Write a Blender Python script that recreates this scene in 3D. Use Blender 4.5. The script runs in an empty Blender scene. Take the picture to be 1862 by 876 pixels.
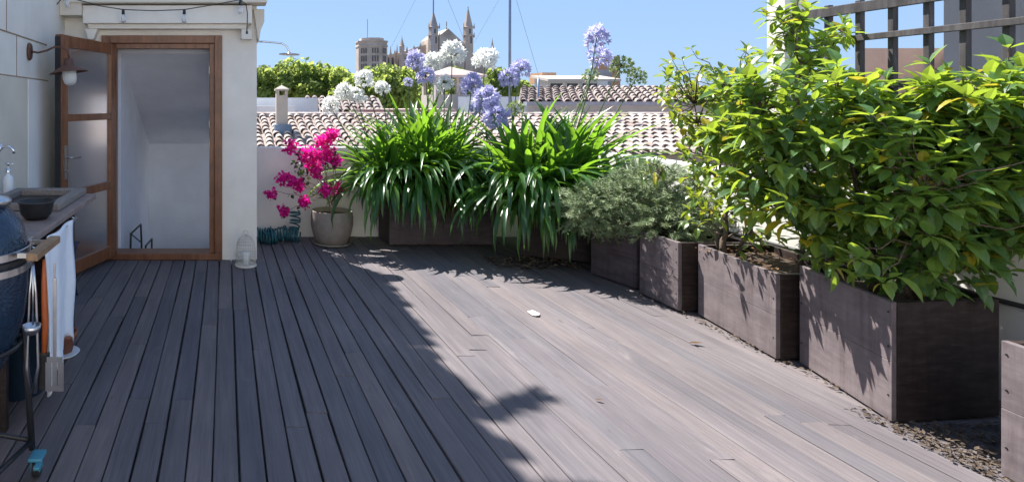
import bpy, math, random
from mathutils import Vector, Matrix, noise
S = bpy.context.scene
COL = S.collection
R = math.radians
rnd = random.Random(7)

# ------------------------------------------------------------------ camera
F, CX, CY, W, H, HC = 1105.0, 408.0, 191.0, 1862.0, 876.0, 1.5
cam = bpy.data.cameras.new('camera'); camo = bpy.data.objects.new('camera', cam); COL.objects.link(camo)
camo.location = (0, 0, HC); camo.rotation_euler = (R(90), 0, 0)
cam.sensor_width = 36; cam.lens = F / W * 36
cam.shift_x = (W / 2 - CX) / W; cam.shift_y = -(H / 2 - CY) / W
cam.clip_start = 0.05; cam.clip_end = 6000
S.camera = camo

# ------------------------------------------------------------------ light
LIGHT = Vector((0.36, -0.65, -1.0)).normalized()          # the way the sunlight travels
wd = bpy.data.worlds.new('World'); S.world = wd; wd.use_nodes = True
nt = wd.node_tree; bg = nt.nodes['Background']
sky = nt.nodes.new('ShaderNodeTexSky'); sky.sky_type = 'NISHITA'; sky.sun_disc = False
sky.sun_elevation = math.asin(-LIGHT.z); sky.sun_rotation = math.atan2(-LIGHT.x, -LIGHT.y)
sky.air_density = 1.0; sky.dust_density = 0.4; sky.ozone_density = 1.6
gm = nt.nodes.new('ShaderNodeGamma'); gm.inputs[1].default_value = 0.3
hs_ = nt.nodes.new('ShaderNodeMix'); hs_.data_type = 'RGBA'; hs_.blend_type = 'MULTIPLY'; hs_.inputs[0].default_value = 1.0
hs_.inputs[7].default_value = (0.60, 0.84, 1.24, 1)
nt.links.new(sky.outputs[0], gm.inputs[0]); nt.links.new(gm.outputs[0], hs_.inputs[6]); nt.links.new(hs_.outputs[2], bg.inputs[0])
bg.inputs[1].default_value = 0.15
sl = bpy.data.lights.new('sun', 'SUN'); sl.energy = 3.9; sl.angle = R(0.42); sl.color = (1.0, 0.96, 0.90)
so = bpy.data.objects.new('sun', sl); COL.objects.link(so)
so.rotation_euler = LIGHT.to_track_quat('-Z', 'Y').to_euler(); so.location = (-6, 10, 12)
vs = S.view_settings
vs.view_transform = 'Standard'; vs.look = 'None'; vs.exposure = 1.65; vs.gamma = 1.0; vs.use_curve_mapping = False
S.cycles.max_bounces = 8; S.cycles.diffuse_bounces = 4; S.cycles.transparent_max_bounces = 12
S.cycles.use_denoising = True

# ------------------------------------------------------------------ helpers
def P(px, py, Y):
    return Vector(((px - CX) / F * Y, Y, HC - (py - CY) / F * Y))

def V(*a): return Vector(a)

class MB:
    """collects faces, then links them as ONE mesh object"""
    def __init__(s): s.v = []; s.f = []; s.r = []; s.cur = 0.5
    def face(s, pts):
        n = len(s.v); s.v.extend(Vector(p) for p in pts); s.f.append(tuple(range(n, n + len(pts)))); s.r.append(s.cur)
    def idx(s, pts, faces):
        n = len(s.v); s.v.extend(Vector(p) for p in pts)
        for f in faces: s.f.append(tuple(n + i for i in f)); s.r.append(s.cur)
    def box(s, x0, x1, y0, y1, z0, z1, m=None):
        p = [V(x, y, z) for z in (z0, z1) for y in (y0, y1) for x in (x0, x1)]
        if m: p = [m @ q for q in p]
        s.idx(p, [(0, 2, 3, 1), (4, 5, 7, 6), (0, 1, 5, 4), (2, 6, 7, 3), (0, 4, 6, 2), (1, 3, 7, 5)])
        return s
    def tube(s, pts, rad, n=6, cap=True):
        pts = [Vector(p) for p in pts]; k = len(pts)
        if not isinstance(rad, (list, tuple)): rad = [rad] * k
        t0 = (pts[1] - pts[0]).normalized(); a = t0.orthogonal().normalized(); ring = []
        for i in range(k):
            t = (pts[min(i + 1, k - 1)] - pts[max(i - 1, 0)])
            t = t.normalized() if t.length > 1e-9 else t0
            a = (a - t * a.dot(t)); a = a.normalized() if a.length > 1e-6 else t.orthogonal().normalized()
            b = t.cross(a)
            ring += [pts[i] + (a * math.cos(2 * math.pi * j / n) + b * math.sin(2 * math.pi * j / n)) * rad[i] for j in range(n)]
        fs = [(i * n + j, i * n + (j + 1) % n, (i + 1) * n + (j + 1) % n, (i + 1) * n + j) for i in range(k - 1) for j in range(n)]
        if cap: fs += [tuple(range(n - 1, -1, -1)), tuple((k - 1) * n + j for j in range(n))]
        s.idx(ring, fs); return s
    def lathe(s, prof, n=24, c=(0, 0, 0), m=None):
        c = Vector(c); pts = []
        for r, z in prof:
            for j in range(n):
                a = 2 * math.pi * j / n; q = V(r * math.cos(a), r * math.sin(a), z)
                pts.append((m @ q if m else q) + c)
        k = len(prof)
        fs = [(i * n + j, i * n + (j + 1) % n, (i + 1) * n + (j + 1) % n, (i + 1) * n + j) for i in range(k - 1) for j in range(n)]
        s.idx(pts, fs); return s
    def prism(s, poly, y0, y1):
        """poly of (x, z), extruded along y"""
        n = len(poly); p = [V(x, y0, z) for x, z in poly] + [V(x, y1, z) for x, z in poly]
        s.idx(p, [tuple(range(n)), tuple(range(2 * n - 1, n - 1, -1))] + [(i, i + n, (i + 1) % n + n, (i + 1) % n) for i in range(n)])
        return s
    def build(s, name, mat, parent=None, smooth=False, bev=0, rel=None):
        off = V(0, 0, 0); p = parent
        while p is not None: off += p.location; p = p.parent
        me = bpy.data.meshes.new(name); me.from_pydata([v - off for v in s.v], [], s.f)
        at = me.attributes.new('rnd', 'FLOAT', 'FACE'); at.data.foreach_set('value', s.r)
        if smooth: me.polygons.foreach_set('use_smooth', [True] * len(me.polygons))
        if isinstance(mat, str): mat = M[mat]
        me.materials.append(mat); me.update()
        o = bpy.data.objects.new(name, me); COL.objects.link(o); o.parent = parent
        if bev:
            b = o.modifiers.new('bevel', 'BEVEL'); b.width = bev; b.segments = 2; b.limit_method = 'ANGLE'; b.harden_normals = False
        return o

def tag(o, label, cat, group=None):
    o['label'] = label; o['category'] = cat
    if group: o['group'] = group
    return o
def thing(name, label, cat, loc=(0, 0, 0), group=None):
    o = bpy.data.objects.new(name, None); COL.objects.link(o); o.location = loc; o.empty_display_size = 0.1
    return tag(o, label, cat, group)
def kind(o, k): o['kind'] = k; return o

# ------------------------------------------------------------------ materials
M = {}
class NT:
    def __init__(s, name):
        s.m = bpy.data.materials.new(name); s.m.use_nodes = True; s.n = s.m.node_tree.nodes; s.l = s.m.node_tree.links
        s.b = s.n['Principled BSDF']; s.out = s.n['Material Output']; M[name] = s.m
    def new(s, t, **kw):
        n = s.n.new(t)
        for k, v in kw.items(): setattr(n, k, v)
        return n
    def link(s, a, b): s.l.new(a, b)
    def coords(s, scale=(1, 1, 1), rot=(0, 0, 0)):
        t = s.new('ShaderNodeNewGeometry'); mp = s.new('ShaderNodeMapping')
        mp.inputs['Scale'].default_value = scale; mp.inputs['Rotation'].default_value = rot
        s.link(t.outputs['Position'], mp.inputs['Vector']); return mp.outputs[0]
    def noise(s, scale, detail=4, rough=0.6, vec=None, dist=0.0):
        n = s.new('ShaderNodeTexNoise'); n.inputs['Scale'].default_value = scale; n.inputs['Detail'].default_value = detail
        n.inputs['Roughness'].default_value = rough; n.inputs['Distortion'].default_value = dist
        if vec is not None: s.link(vec, n.inputs['Vector'])
        return n.outputs['Fac']
    def ramp(s, fac, stops):
        r = s.new('ShaderNodeValToRGB'); e = r.color_ramp.elements
        while len(e) < len(stops): e.new(0.5)
        for el, (p, c) in zip(e, stops): el.position = p; el.color = (*c, 1) if len(c) == 3 else c
        s.link(fac, r.inputs['Fac']); return r.outputs['Color']
    def mix(s, a, b, fac, mode='MIX'):
        x = s.new('ShaderNodeMix', data_type='RGBA', blend_type=mode)
        for sock, v in ((x.inputs[0], fac), (x.inputs[6], a), (x.inputs[7], b)):
            if hasattr(v, 'is_linked'): s.link(v, sock)
            elif isinstance(v, (int, float)): sock.default_value = v
            else: sock.default_value = (*v, 1)
        return x.outputs[2]
    def attr(s):
        a = s.new('ShaderNodeAttribute'); a.attribute_name = 'rnd'; return a.outputs['Fac']
    def math(s, op, a, b=0.0):
        n = s.new('ShaderNodeMath', operation=op)
        for i, v in enumerate((a, b)):
            if hasattr(v, 'is_linked'): s.link(v, n.inputs[i])
            else: n.inputs[i].default_value = v
        return n.outputs[0]
    def bump(s, h, strength=0.3, dist=0.01):
        b = s.new('ShaderNodeBump'); b.inputs['Strength'].default_value = strength; b.inputs['Distance'].default_value = dist
        s.link(h, b.inputs['Height']); s.link(b.outputs[0], s.b.inputs['Normal']); return b.outputs[0]
    def base(s, c, rough=0.6, metal=0.0, spec=0.5):
        if hasattr(c, 'is_linked'): s.link(c, s.b.inputs['Base Color'])
        else: s.b.inputs['Base Color'].default_value = (*c, 1)
        if hasattr(rough, 'is_linked'): s.link(rough, s.b.inputs['Roughness'])
        else: s.b.inputs['Roughness'].default_value = rough
        s.b.inputs['Metallic'].default_value = metal; s.b.inputs['Specular IOR Level'].default_value = spec
        return s

def simple(name, c, rough=0.6, metal=0.0, var=0.25, scale=12.0, bump=0.0, spec=0.5):
    t = NT(name); f = t.noise(scale, 5, 0.65, t.coords())
    d = tuple(max(0, x * (1 - var)) for x in c); l = tuple(min(1, x * (1 + var)) for x in c)
    t.base(t.ramp(f, [(0.3, d), (0.7, l)]), rough, metal, spec)
    if bump: t.bump(t.noise(scale * 4, 4, 0.7, t.coords()), bump, 0.01)
    return t

def deckmat(name):
    t = NT(name); a = t.attr()
    v = t.coords((34, 1.6, 34)); v2 = t.coords((120, 3.0, 120))
    off = t.new('ShaderNodeVectorMath', operation='ADD'); cmb = t.new('ShaderNodeCombineXYZ')
    t.link(t.math('MULTIPLY', a, 40.0), cmb.inputs[1]); t.link(v, off.inputs[0]); t.link(cmb.outputs[0], off.inputs[1])
    g = t.noise(1.0, 5, 0.65, off.outputs[0], 0.6); g2 = t.noise(1.0, 3, 0.6, v2)
    c = t.ramp(g, [(0.25, (0.108, 0.100, 0.107)), (0.5, (0.139, 0.127, 0.134)), (0.78, (0.180, 0.162, 0.166))])
    c = t.mix(c, t.ramp(g2, [(0.28, (0.72, 0.7, 0.7)), (0.6, (1.06, 1.06, 1.06))]), 0.5, 'MULTIPLY')
    c = t.mix(c, t.ramp(a, [(0.0, (0.80, 0.83, 0.88)), (0.35, (1.0, 0.96, 0.95)), (0.6, (0.95, 0.97, 1.0)), (1.0, (1.18, 1.10, 1.05))]), 1.0, 'MULTIPLY')
    big = t.noise(1.3, 4, 0.6, t.coords((1.2, 0.6, 1)))
    c = t.mix(c, t.ramp(big, [(0.35, (0.78, 0.78, 0.8)), (0.65, (1.1, 1.09, 1.08))]), 0.8, 'MULTIPLY')
    sp = t.noise(9, 2, 0.5, t.coords((2.4, 0.7, 1)))                       # dark knots and stains
    c = t.mix(c, (0.06, 0.05, 0.048), t.ramp(sp, [(0.74, (0, 0, 0)), (0.8, (0.75, 0.75, 0.75))]))
    cr = t.noise(1.0, 4, 0.75, t.coords((150, 2.2, 150)), 0.8)                # checks along the grain
    c = t.mix(c, (0.07, 0.058, 0.056), t.ramp(cr, [(0.66, (0, 0, 0)), (0.74, (0.7, 0.7, 0.7))]))
    pl_ = t.noise(3.1, 6, 0.72, t.coords((2.2, 0.55, 1)), 0.5)                # bleached patches and dirt
    c = t.mix(c, (0.27, 0.238, 0.232), t.ramp(pl_, [(0.60, (0, 0, 0)), (0.76, (0.5, 0.5, 0.5))]))
    c = t.mix(c, (0.08, 0.07, 0.07), t.ramp(pl_, [(0.26, (0.5, 0.5, 0.5)), (0.38, (0, 0, 0))]))
    t.base(c, 0.72, 0, 0.25)
    h = t.math('ADD', t.math('MULTIPLY', g, 0.6), t.math('MULTIPLY', g2, 0.5))
    t.bump(h, 0.35, 0.004); return t
deckmat('deck_wood')

def plankmat(name, cols, sc, rough=0.65, bump=0.3, spec=0.3):
    t = NT(name); a = t.attr()
    off = t.new('ShaderNodeVectorMath', operation='ADD'); cmb = t.new('ShaderNodeCombineXYZ')
    for i in range(3): t.link(t.math('MULTIPLY', a, 17.0 + i), cmb.inputs[i])
    t.link(t.coords(sc), off.inputs[0]); t.link(cmb.outputs[0], off.inputs[1])
    g = t.noise(1.0, 5, 0.65, off.outputs[0], 0.4)
    c = t.ramp(g, [(0.28, cols[0]), (0.52, cols[1]), (0.75, cols[2])])
    st = t.noise(5, 5, 0.7, t.coords((1, 1, 1.5)))
    c = t.mix(c, t.ramp(st, [(0.3, (0.6, 0.6, 0.62)), (0.7, (1.12, 1.12, 1.12))]), 0.7, 'MULTIPLY')
    dr = t.noise(1.0, 6, 0.75, t.coords((16, 16, 1.6)), 0.3)
    c = t.mix(c, t.ramp(dr, [(0.32, (0.62, 0.57, 0.55)), (0.5, (1, 1, 1)), (0.72, (1.12, 1.12, 1.13))]), 0.75, 'MULTIPLY')
    t.base(c, rough, 0, spec); t.bump(g, bump, 0.004); return t
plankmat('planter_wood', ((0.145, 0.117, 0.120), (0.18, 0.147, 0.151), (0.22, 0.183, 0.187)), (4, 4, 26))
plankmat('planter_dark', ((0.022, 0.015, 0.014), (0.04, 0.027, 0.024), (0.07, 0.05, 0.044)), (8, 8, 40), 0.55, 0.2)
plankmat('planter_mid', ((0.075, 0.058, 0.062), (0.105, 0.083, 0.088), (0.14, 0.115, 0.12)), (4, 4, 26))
plankmat('door_wood', ((0.15, 0.058, 0.026), (0.23, 0.092, 0.042), (0.31, 0.135, 0.065)), (24, 24, 3), 0.35, 0.1, 0.5)
plankmat('shelf_wood', ((0.22, 0.13, 0.07), (0.33, 0.21, 0.12), (0.42, 0.28, 0.17)), (20, 4, 20), 0.5)
plankmat('trellis_wood', ((0.05, 0.045, 0.045), (0.09, 0.08, 0.082), (0.15, 0.14, 0.14)), (20, 20, 4), 0.7)

def plaster(name, c, stain=0.35, rough=0.85):
    t = NT(name); v = t.coords()
    f = t.noise(2.2, 6, 0.65, v); st = t.noise(1.0, 5, 0.7, t.coords((5, 5, 0.7)))
    d = tuple(x * 0.86 for x in c)
    k = t.mix(t.ramp(f, [(0.3, d), (0.7, c)]), tuple(x * y for x, y in zip(c, (0.66, 0.63, 0.58))), t.ramp(st, [(0.55, (0, 0, 0)), (0.85, (stain,) * 3)]))
    t.base(k, rough, 0, 0.2); t.bump(t.noise(38, 5, 0.7, v), 0.18, 0.008); return t
plaster('white_plaster', (0.89, 0.85, 0.775), 0.25)
plaster('beige_plaster', (0.76, 0.70, 0.60), 0.3)
plaster('pale_plaster', (0.88, 0.87, 0.84), 0.15)
plaster('hall_plaster', (0.80, 0.83, 0.90), 0.05)
plaster('parapet_plaster', (0.84, 0.82, 0.79), 0.5)
plaster('pink_plaster', (0.52, 0.40, 0.36), 0.5)
plaster('city_white', (0.70, 0.71, 0.73), 0.3)
plaster('city_stone', (0.50, 0.44, 0.38), 0.6)
plaster('city_ochre', (0.46, 0.27, 0.16), 0.4)
plaster('city_grey', (0.30, 0.29, 0.31), 0.5)
plaster('rough_stone', (0.36, 0.33, 0.31), 0.9)
simple('brick_red', (0.35, 0.09, 0.07), 0.8, 0, 0.3, 3)
simple('slate_blue', (0.16, 0.22, 0.30), 0.6, 0, 0.3, 4)
simple('gutter_grey', (0.30, 0.32, 0.38), 0.5, 0, 0.2, 4)
simple('mortar', (0.33, 0.23, 0.14), 0.9, 0, 0.3, 20)
simple('cathedral_stone', (0.46, 0.38, 0.32), 0.9, 0, 0.3, 0.12)
simple('cathedral_dark', (0.14, 0.12, 0.115), 0.9, 0, 0.2, 0.5)
simple('window_dark', (0.05, 0.06, 0.075), 0.25, 0, 0.2, 2)
simple('ground_city', (0.16, 0.145, 0.12), 0.95, 0, 0.4, 0.05)
simple('hill_green', (0.07, 0.10, 0.06), 0.95, 0, 0.3, 0.02)
simple('slab_grey', (0.13, 0.12, 0.115), 0.9, 0, 0.35, 6, 0.4)
simple('soil', (0.075, 0.05, 0.035), 0.95, 0, 0.5, 40, 0.9)
simple('bark', (0.14, 0.10, 0.075), 0.9, 0, 0.4, 40, 0.8)
simple('twig', (0.24, 0.18, 0.14), 0.9, 0, 0.4, 40, 0.6)
simple('litter', (0.085, 0.06, 0.042), 0.9, 0, 0.6, 60, 0.3)
simple('pot_clay', (0.25, 0.215, 0.185), 0.7, 0, 0.15, 14, 0.2)
simple('terracotta', (0.28, 0.11, 0.07), 0.8, 0, 0.2, 12)
simple('rust_metal', (0.13, 0.065, 0.045), 0.6, 0.4, 0.3, 25, 0.3)
simple('black_metal', (0.03, 0.03, 0.032), 0.4, 0.3, 0.2, 20)
simple('steel', (0.55, 0.55, 0.56), 0.28, 1.0, 0.12, 20)
simple('chrome', (0.75, 0.76, 0.78), 0.1, 1.0, 0.05, 20)
simple('gold_metal', (0.55, 0.5, 0.42), 0.3, 1.0, 0.1, 20)
simple('cream_wire', (0.62, 0.58, 0.51), 0.6, 0, 0.15, 20)
simple('hose_teal', (0.012, 0.10, 0.125), 0.35, 0, 0.2, 10)
simple('towel_cloth', (0.82, 0.86, 0.92), 0.95, 0, 0.06, 6, 0.1)
simple('blue_plastic', (0.025, 0.055, 0.10), 0.5, 0, 0.15, 6)
simple('navy_plastic', (0.015, 0.03, 0.08), 0.5, 0, 0.15, 6)
simple('teal_plastic', (0.06, 0.24, 0.33), 0.4, 0, 0.15, 10)
simple('white_plastic', (0.72, 0.76, 0.80), 0.35, 0, 0.05, 10)
simple('orange_handle', (0.42, 0.10, 0.025), 0.45, 0, 0.15, 20)
simple('sink_stone', (0.23, 0.20, 0.18), 0.7, 0, 0.25, 50, 0.3)
simple('counter_top', (0.25, 0.19, 0.17), 0.6, 0, 0.25, 9, 0.2)
simple('mast_metal', (0.20, 0.26, 0.36), 0.45, 0.5, 0.1, 3)
simple('glint_white', (0.42, 0.41, 0.41), 0.9, 0, 0.15, 30)  # light reflection on the deck put into the colour
simple('petal_white', (0.80, 0.82, 0.82), 0.6, 0, 0.05, 30)
simple('water_green', (0.03, 0.12, 0.07), 0.6, 0, 0.1, 3)
t = simple('kamado_glaze', (0.014, 0.032, 0.065), 0.16, 0, 0.3, 40)
vo = t.new('ShaderNodeTexVoronoi'); vo.inputs['Scale'].default_value = 85; t.link(t.coords(), vo.inputs['Vector'])
t.bump(vo.outputs['Distance'], 0.3, 0.006)
t = NT('tile_clay'); a = t.attr(); v = t.coords()
c = t.ramp(a, [(0.0, (0.29, 0.23, 0.205)), (0.35, (0.38, 0.315, 0.285)), (0.7, (0.46, 0.395, 0.365)), (1.0, (0.53, 0.455, 0.40))])
c = t.mix(c, (0.12, 0.09, 0.085), t.ramp(t.noise(7, 5, 0.7, v), [(0.5, (0, 0, 0)), (0.72, (0.8, 0.8, 0.8))]))
c = t.mix(c, (0.44, 0.41, 0.33), t.ramp(t.noise(14, 4, 0.7, v), [(0.6, (0, 0, 0)), (0.75, (0.6, 0.6, 0.6))]))
t.base(c, 0.9, 0, 0.15); t.bump(t.noise(30, 4, 0.7, v), 0.3, 0.01)
t = NT('tile_old'); a = t.attr(); v = t.coords()
c = t.ramp(a, [(0.0, (0.28, 0.23, 0.215)), (0.5, (0.335, 0.283, 0.263)), (1.0, (0.39, 0.335, 0.305))])
c = t.mix(c, (0.2, 0.16, 0.15), t.ramp(t.noise(3, 5, 0.7, v), [(0.5, (0, 0, 0)), (0.75, (0.5, 0.5, 0.5))]))
t.base(c, 0.95, 0, 0.1)

# leaves: a lit side, and light that comes through from behind
def leafmat(name, dark, mid, light, trans, rough=0.35, tfac=0.35, spec=0.5, yellow=None, yat=0.97):
    t = NT(name); a = t.attr(); v = t.coords()
    c = t.ramp(a, [(0.0, dark), (0.5, mid), (0.93, light)])
    if yellow: c = t.mix(c, yellow, t.ramp(a, [(yat - 0.005, (0, 0, 0)), (yat, (1, 1, 1))]))
    c = t.mix(c, t.ramp(t.noise(25, 3, 0.6, v), [(0.3, (0.8, 0.8, 0.8)), (0.7, (1.12, 1.12, 1.12))]), 0.6, 'MULTIPLY')
    c = t.mix(c, (0.16, 0.10, 0.03), t.ramp(t.noise(75, 2, 0.5, v), [(0.71, (0, 0, 0)), (0.76, (0.7, 0.7, 0.7))])) if yellow else c
    t.base(c, rough, 0, spec)
    tr = t.new('ShaderNodeBsdfTranslucent')
    tc = t.ramp(a, [(0.0, tuple(x * 0.7 for x in trans)), (1.0, tuple(min(1, x * 1.2) for x in trans))])
    if yellow: tc = t.mix(tc, tuple(min(1, x * 1.3) for x in yellow), t.ramp(a, [(yat - 0.005, (0, 0, 0)), (yat, (1, 1, 1))]))
    t.link(tc, tr.inputs['Color'])
    mx = t.new('ShaderNodeMixShader'); mx.inputs[0].default_value = tfac
    t.link(t.b.outputs[0], mx.inputs[1]); t.link(tr.outputs[0], mx.inputs[2]); t.link(mx.outputs[0], t.out.inputs[0]); return t
leafmat('agapanthus_leaf', (0.025, 0.075, 0.028), (0.042, 0.12, 0.034), (0.08, 0.18, 0.036), (0.26, 0.50, 0.03), 0.3, 0.42, 0.6, (0.42, 0.24, 0.03), 0.975)
leafmat('shrub_leaf', (0.045, 0.11, 0.048), (0.085, 0.18, 0.06), (0.16, 0.26, 0.052), (0.48, 0.63, 0.05), 0.36, 0.42, 0.5, (0.42, 0.36, 0.03), 0.955)
leafmat('citrus_leaf', (0.045, 0.11, 0.03), (0.09, 0.18, 0.045), (0.17, 0.26, 0.05), (0.38, 0.46, 0.03), 0.3, 0.42, 0.55, (0.45, 0.36, 0.03), 0.93)
leafmat('juniper_leaf', (0.15, 0.205, 0.10), (0.24, 0.31, 0.165), (0.36, 0.42, 0.25), (0.36, 0.46, 0.18), 0.6, 0.2, 0.3)
leafmat('tree_leaf', (0.10, 0.15, 0.045), (0.16, 0.22, 0.065), (0.24, 0.29, 0.09), (0.55, 0.66, 0.15), 0.6, 0.5, 0.2)
leafmat('dark_leaf', (0.02, 0.03, 0.022), (0.03, 0.05, 0.025), (0.05, 0.08, 0.03), (0.1, 0.14, 0.03), 0.5, 0.25, 0.3)
leafmat('stem_green', (0.05, 0.10, 0.03), (0.08, 0.14, 0.045), (0.12, 0.18, 0.06), (0.2, 0.3, 0.05), 0.45, 0.15, 0.4)
leafmat('umbel_white', (0.86, 0.87, 0.82), (0.90, 0.90, 0.87), (0.92, 0.92, 0.90), (0.92, 0.94, 0.86), 0.5, 0.5, 0.3)
leafmat('umbel_blue', (0.38, 0.38, 0.66), (0.52, 0.52, 0.78), (0.68, 0.67, 0.86), (0.66, 0.64, 0.90), 0.5, 0.42, 0.3)
leafmat('umbel_seed', (0.20, 0.28, 0.11), (0.30, 0.37, 0.16), (0.40, 0.44, 0.24), (0.4, 0.5, 0.15), 0.5, 0.25, 0.3)
leafmat('bract_pink', (0.62, 0.010, 0.24), (0.78, 0.015, 0.33), (0.88, 0.04, 0.42), (0.92, 0.02, 0.40), 0.6, 0.45, 0.2)
leafmat('dry_leaf_brown', (0.10, 0.05, 0.025), (0.16, 0.08, 0.035), (0.24, 0.14, 0.06), (0.2, 0.1, 0.03), 0.7, 0.15, 0.2)

t = NT('pane_glass')
tb = t.new('ShaderNodeBsdfTransparent'); tb.inputs[0].default_value = (0.93, 0.95, 0.90, 1)
gb = t.new('ShaderNodeBsdfGlossy'); gb.inputs['Roughness'].default_value = 0.22
db = t.new('ShaderNodeBsdfDiffuse'); db.inputs[0].default_value = (0.95, 0.91, 0.66, 1)
m1 = t.new('ShaderNodeMixShader'); m1.inputs[0].default_value = 0.85
fr = t.new('ShaderNodeFresnel'); fr.inputs[0].default_value = 1.5
m2 = t.new('ShaderNodeMixShader')
t.link(tb.outputs[0], m1.inputs[1]); t.link(db.outputs[0], m1.inputs[2])
t.link(fr.outputs[0], m2.inputs[0]); t.link(m1.outputs[0], m2.inputs[1]); t.link(gb.outputs[0], m2.inputs[2]); t.link(m2.outputs[0], t.out.inputs[0])
t = NT('frosted_glass'); t.base((0.72, 0.76, 0.80), 0.3, 0, 0.5); t.b.inputs['Transmission Weight'].default_value = 0.25
t = NT('bulb_glass'); t.base((0.85, 0.85, 0.85), 0.15, 0, 0.5); t.b.inputs['Transmission Weight'].default_value = 0.6

# ================================================================== SETTING
o = MB(); o.face([V(-3000, -200, -11), V(3000, -200, -11), V(3000, 5000, -11), V(-3000, 5000, -11)])
kind(o.build('ground', 'ground_city'), 'structure')
hb = MB()                                                        # low hills on the horizon
for i in range(40):
    x0, x1 = -3000 + i * 150, -2850 + i * 150
    h = lambda x: 6 + 12 * noise.noise(V(x * 0.002, 1.3, 0)) + 5 * noise.noise(V(x * 0.008, 4.1, 0))
    hb.idx([V(x0, 2400, -11), V(x1, 2400, -11), V(x1, 2700, h(x1)), V(x0, 2700, h(x0)), V(x1, 3200, -11), V(x0, 3200, -11)], [(0, 1, 2, 3), (3, 2, 4, 5)])
kind(hb.build('hills', 'hill_green', smooth=True), 'structure')

# terrace slab under the boards
kind(MB().box(-4.5, 4.4, -3.2, 6.1, -11, -0.06).box(0.06, 4.4, 6.101, 7.1, -11, -0.06).build('terrace_slab', 'slab_grey'), 'structure')
# the deck: boards running away from the camera, with gaps and butt joints
db = MB(); PW = 0.1108; x = -1.56 - PW * 0.35
while x < 4.05:
    y = -2.6 - rnd.uniform(0, 0.9); YE = 6.02 if x + PW < 0.31 else 6.93; gap = rnd.choice([0.006, 0.007, 0.0085, 0.011]) if x < 1.15 else rnd.choice([0.002, 0.0025, 0.003, 0.0035])
    while y < YE - 0.03:
        y1 = min(YE, y + rnd.uniform(1.6, 3.4))
        if YE - y1 < 0.5: y1 = YE
        db.cur = rnd.random(); dz = rnd.uniform(-0.0022, 0.0022); tl = rnd.uniform(-0.0018, 0.0018)
        n = 10; L = []; drift = rnd.uniform(-0.002, 0.002); ph = rnd.uniform(0, 6.28)
        for k in range(n + 1):
            yy = y + 0.0015 + (y1 - y - 0.003) * k / n
            w = 0.0024 * math.sin(yy * 1.7 + ph)
            for xx, zz, e in ((x + gap / 2, -0.026, 0), (x + gap / 2, -0.003, 0), (x + gap / 2 + 0.003, 0, 0), (x + PW - gap / 2 - 0.003, 0, 1), (x + PW - gap / 2, -0.003, 1), (x + PW - gap / 2, -0.026, 1)):
                L.append(V(xx + w + drift * k / n, yy, zz + dz + (tl if e else -tl) if zz > -0.02 else zz))
        fs = []
        for k in range(n):
            for j in range(5): fs.append((k * 6 + j, k * 6 + j + 1, k * 6 + j + 7, k * 6 + j + 6))
        fs += [(5, 4, 3, 2, 1, 0), tuple(n * 6 + j for j in range(6))]
        db.idx(L, [tuple(reversed(f)) for f in fs]); y = y1
    x += PW
kind(db.build('deck', 'deck_wood'), 'structure')

# added white wall behind the camera, bounces sunlight into the shade
rh = MB().box(-2.6, 4.6, -3.6, -2.95, -0.06, 4.6)
tag(rh.build('bounce_wall', 'white_plaster'), 'added white wall behind the viewpoint that bounces light onto the terrace', 'house')
# ================================================================== STAIR HOUSE
YW = 5.9
house = thing('stair_house', 'white plastered stair house with brown wooden door frame at the left end of the deck', 'house', (-0.6, YW, 0))
fx0, fx1, fz = -1.19, -0.021, 2.172
w = MB(); w.box(-1.75, fx0, YW, YW + 0.26, -0.05, 2.72); w.box(fx1, 0.315, YW, YW + 0.26, -0.05, 2.72)
w.box(fx0, fx1, YW, YW + 0.26, fz, 2.72)
w.build('front_wall', 'white_plaster', house)
sw = MB(); sw.box(0.055, 0.315, YW + 0.262, 6.45, -0.05, 2.72); sw.box(0.055, 0.315, 7.28, 7.35, -0.05, 2.72); sw.box(0.055, 0.315, 6.45, 7.28, -0.05, 0.02); sw.box(0.055, 0.315, 6.45, 7.28, 1.62, 2.72); sw.build('side_wall', 'white_plaster', house)  # side opening out of view, added to let sky light into the stairwell
lw = MB().box(-1.80, -1.55, 1.2, YW - 0.002, -0.05, 2.72).build('left_wall', 'white_plaster', house)
mj = MB()
mj.box(-1.552, -1.5475, 3.6, 5.30, 2.014, 2.026); mj.box(-1.552, -1.5475, 4.315, 4.325, 2.026, 2.70)
mj.box(-1.552, -1.5475, 4.525, 4.535, 1.716, 2.014); mj.box(-1.552, -1.5475, 3.6, 5.34, 1.706, 1.716)
mj.build('mortar_joint', 'mortar', lw)
MB().box(-1.549, -1.535, 2.6, 4.745, 0.0, 1.704).build('wall_panel', 'beige_plaster', lw, bev=0.002)
MB().box(-1.549, -1.530, 4.747, 5.34, 0.0, 1.703).build('wall_panel', 'pale_plaster', lw, bev=0.002)
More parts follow.
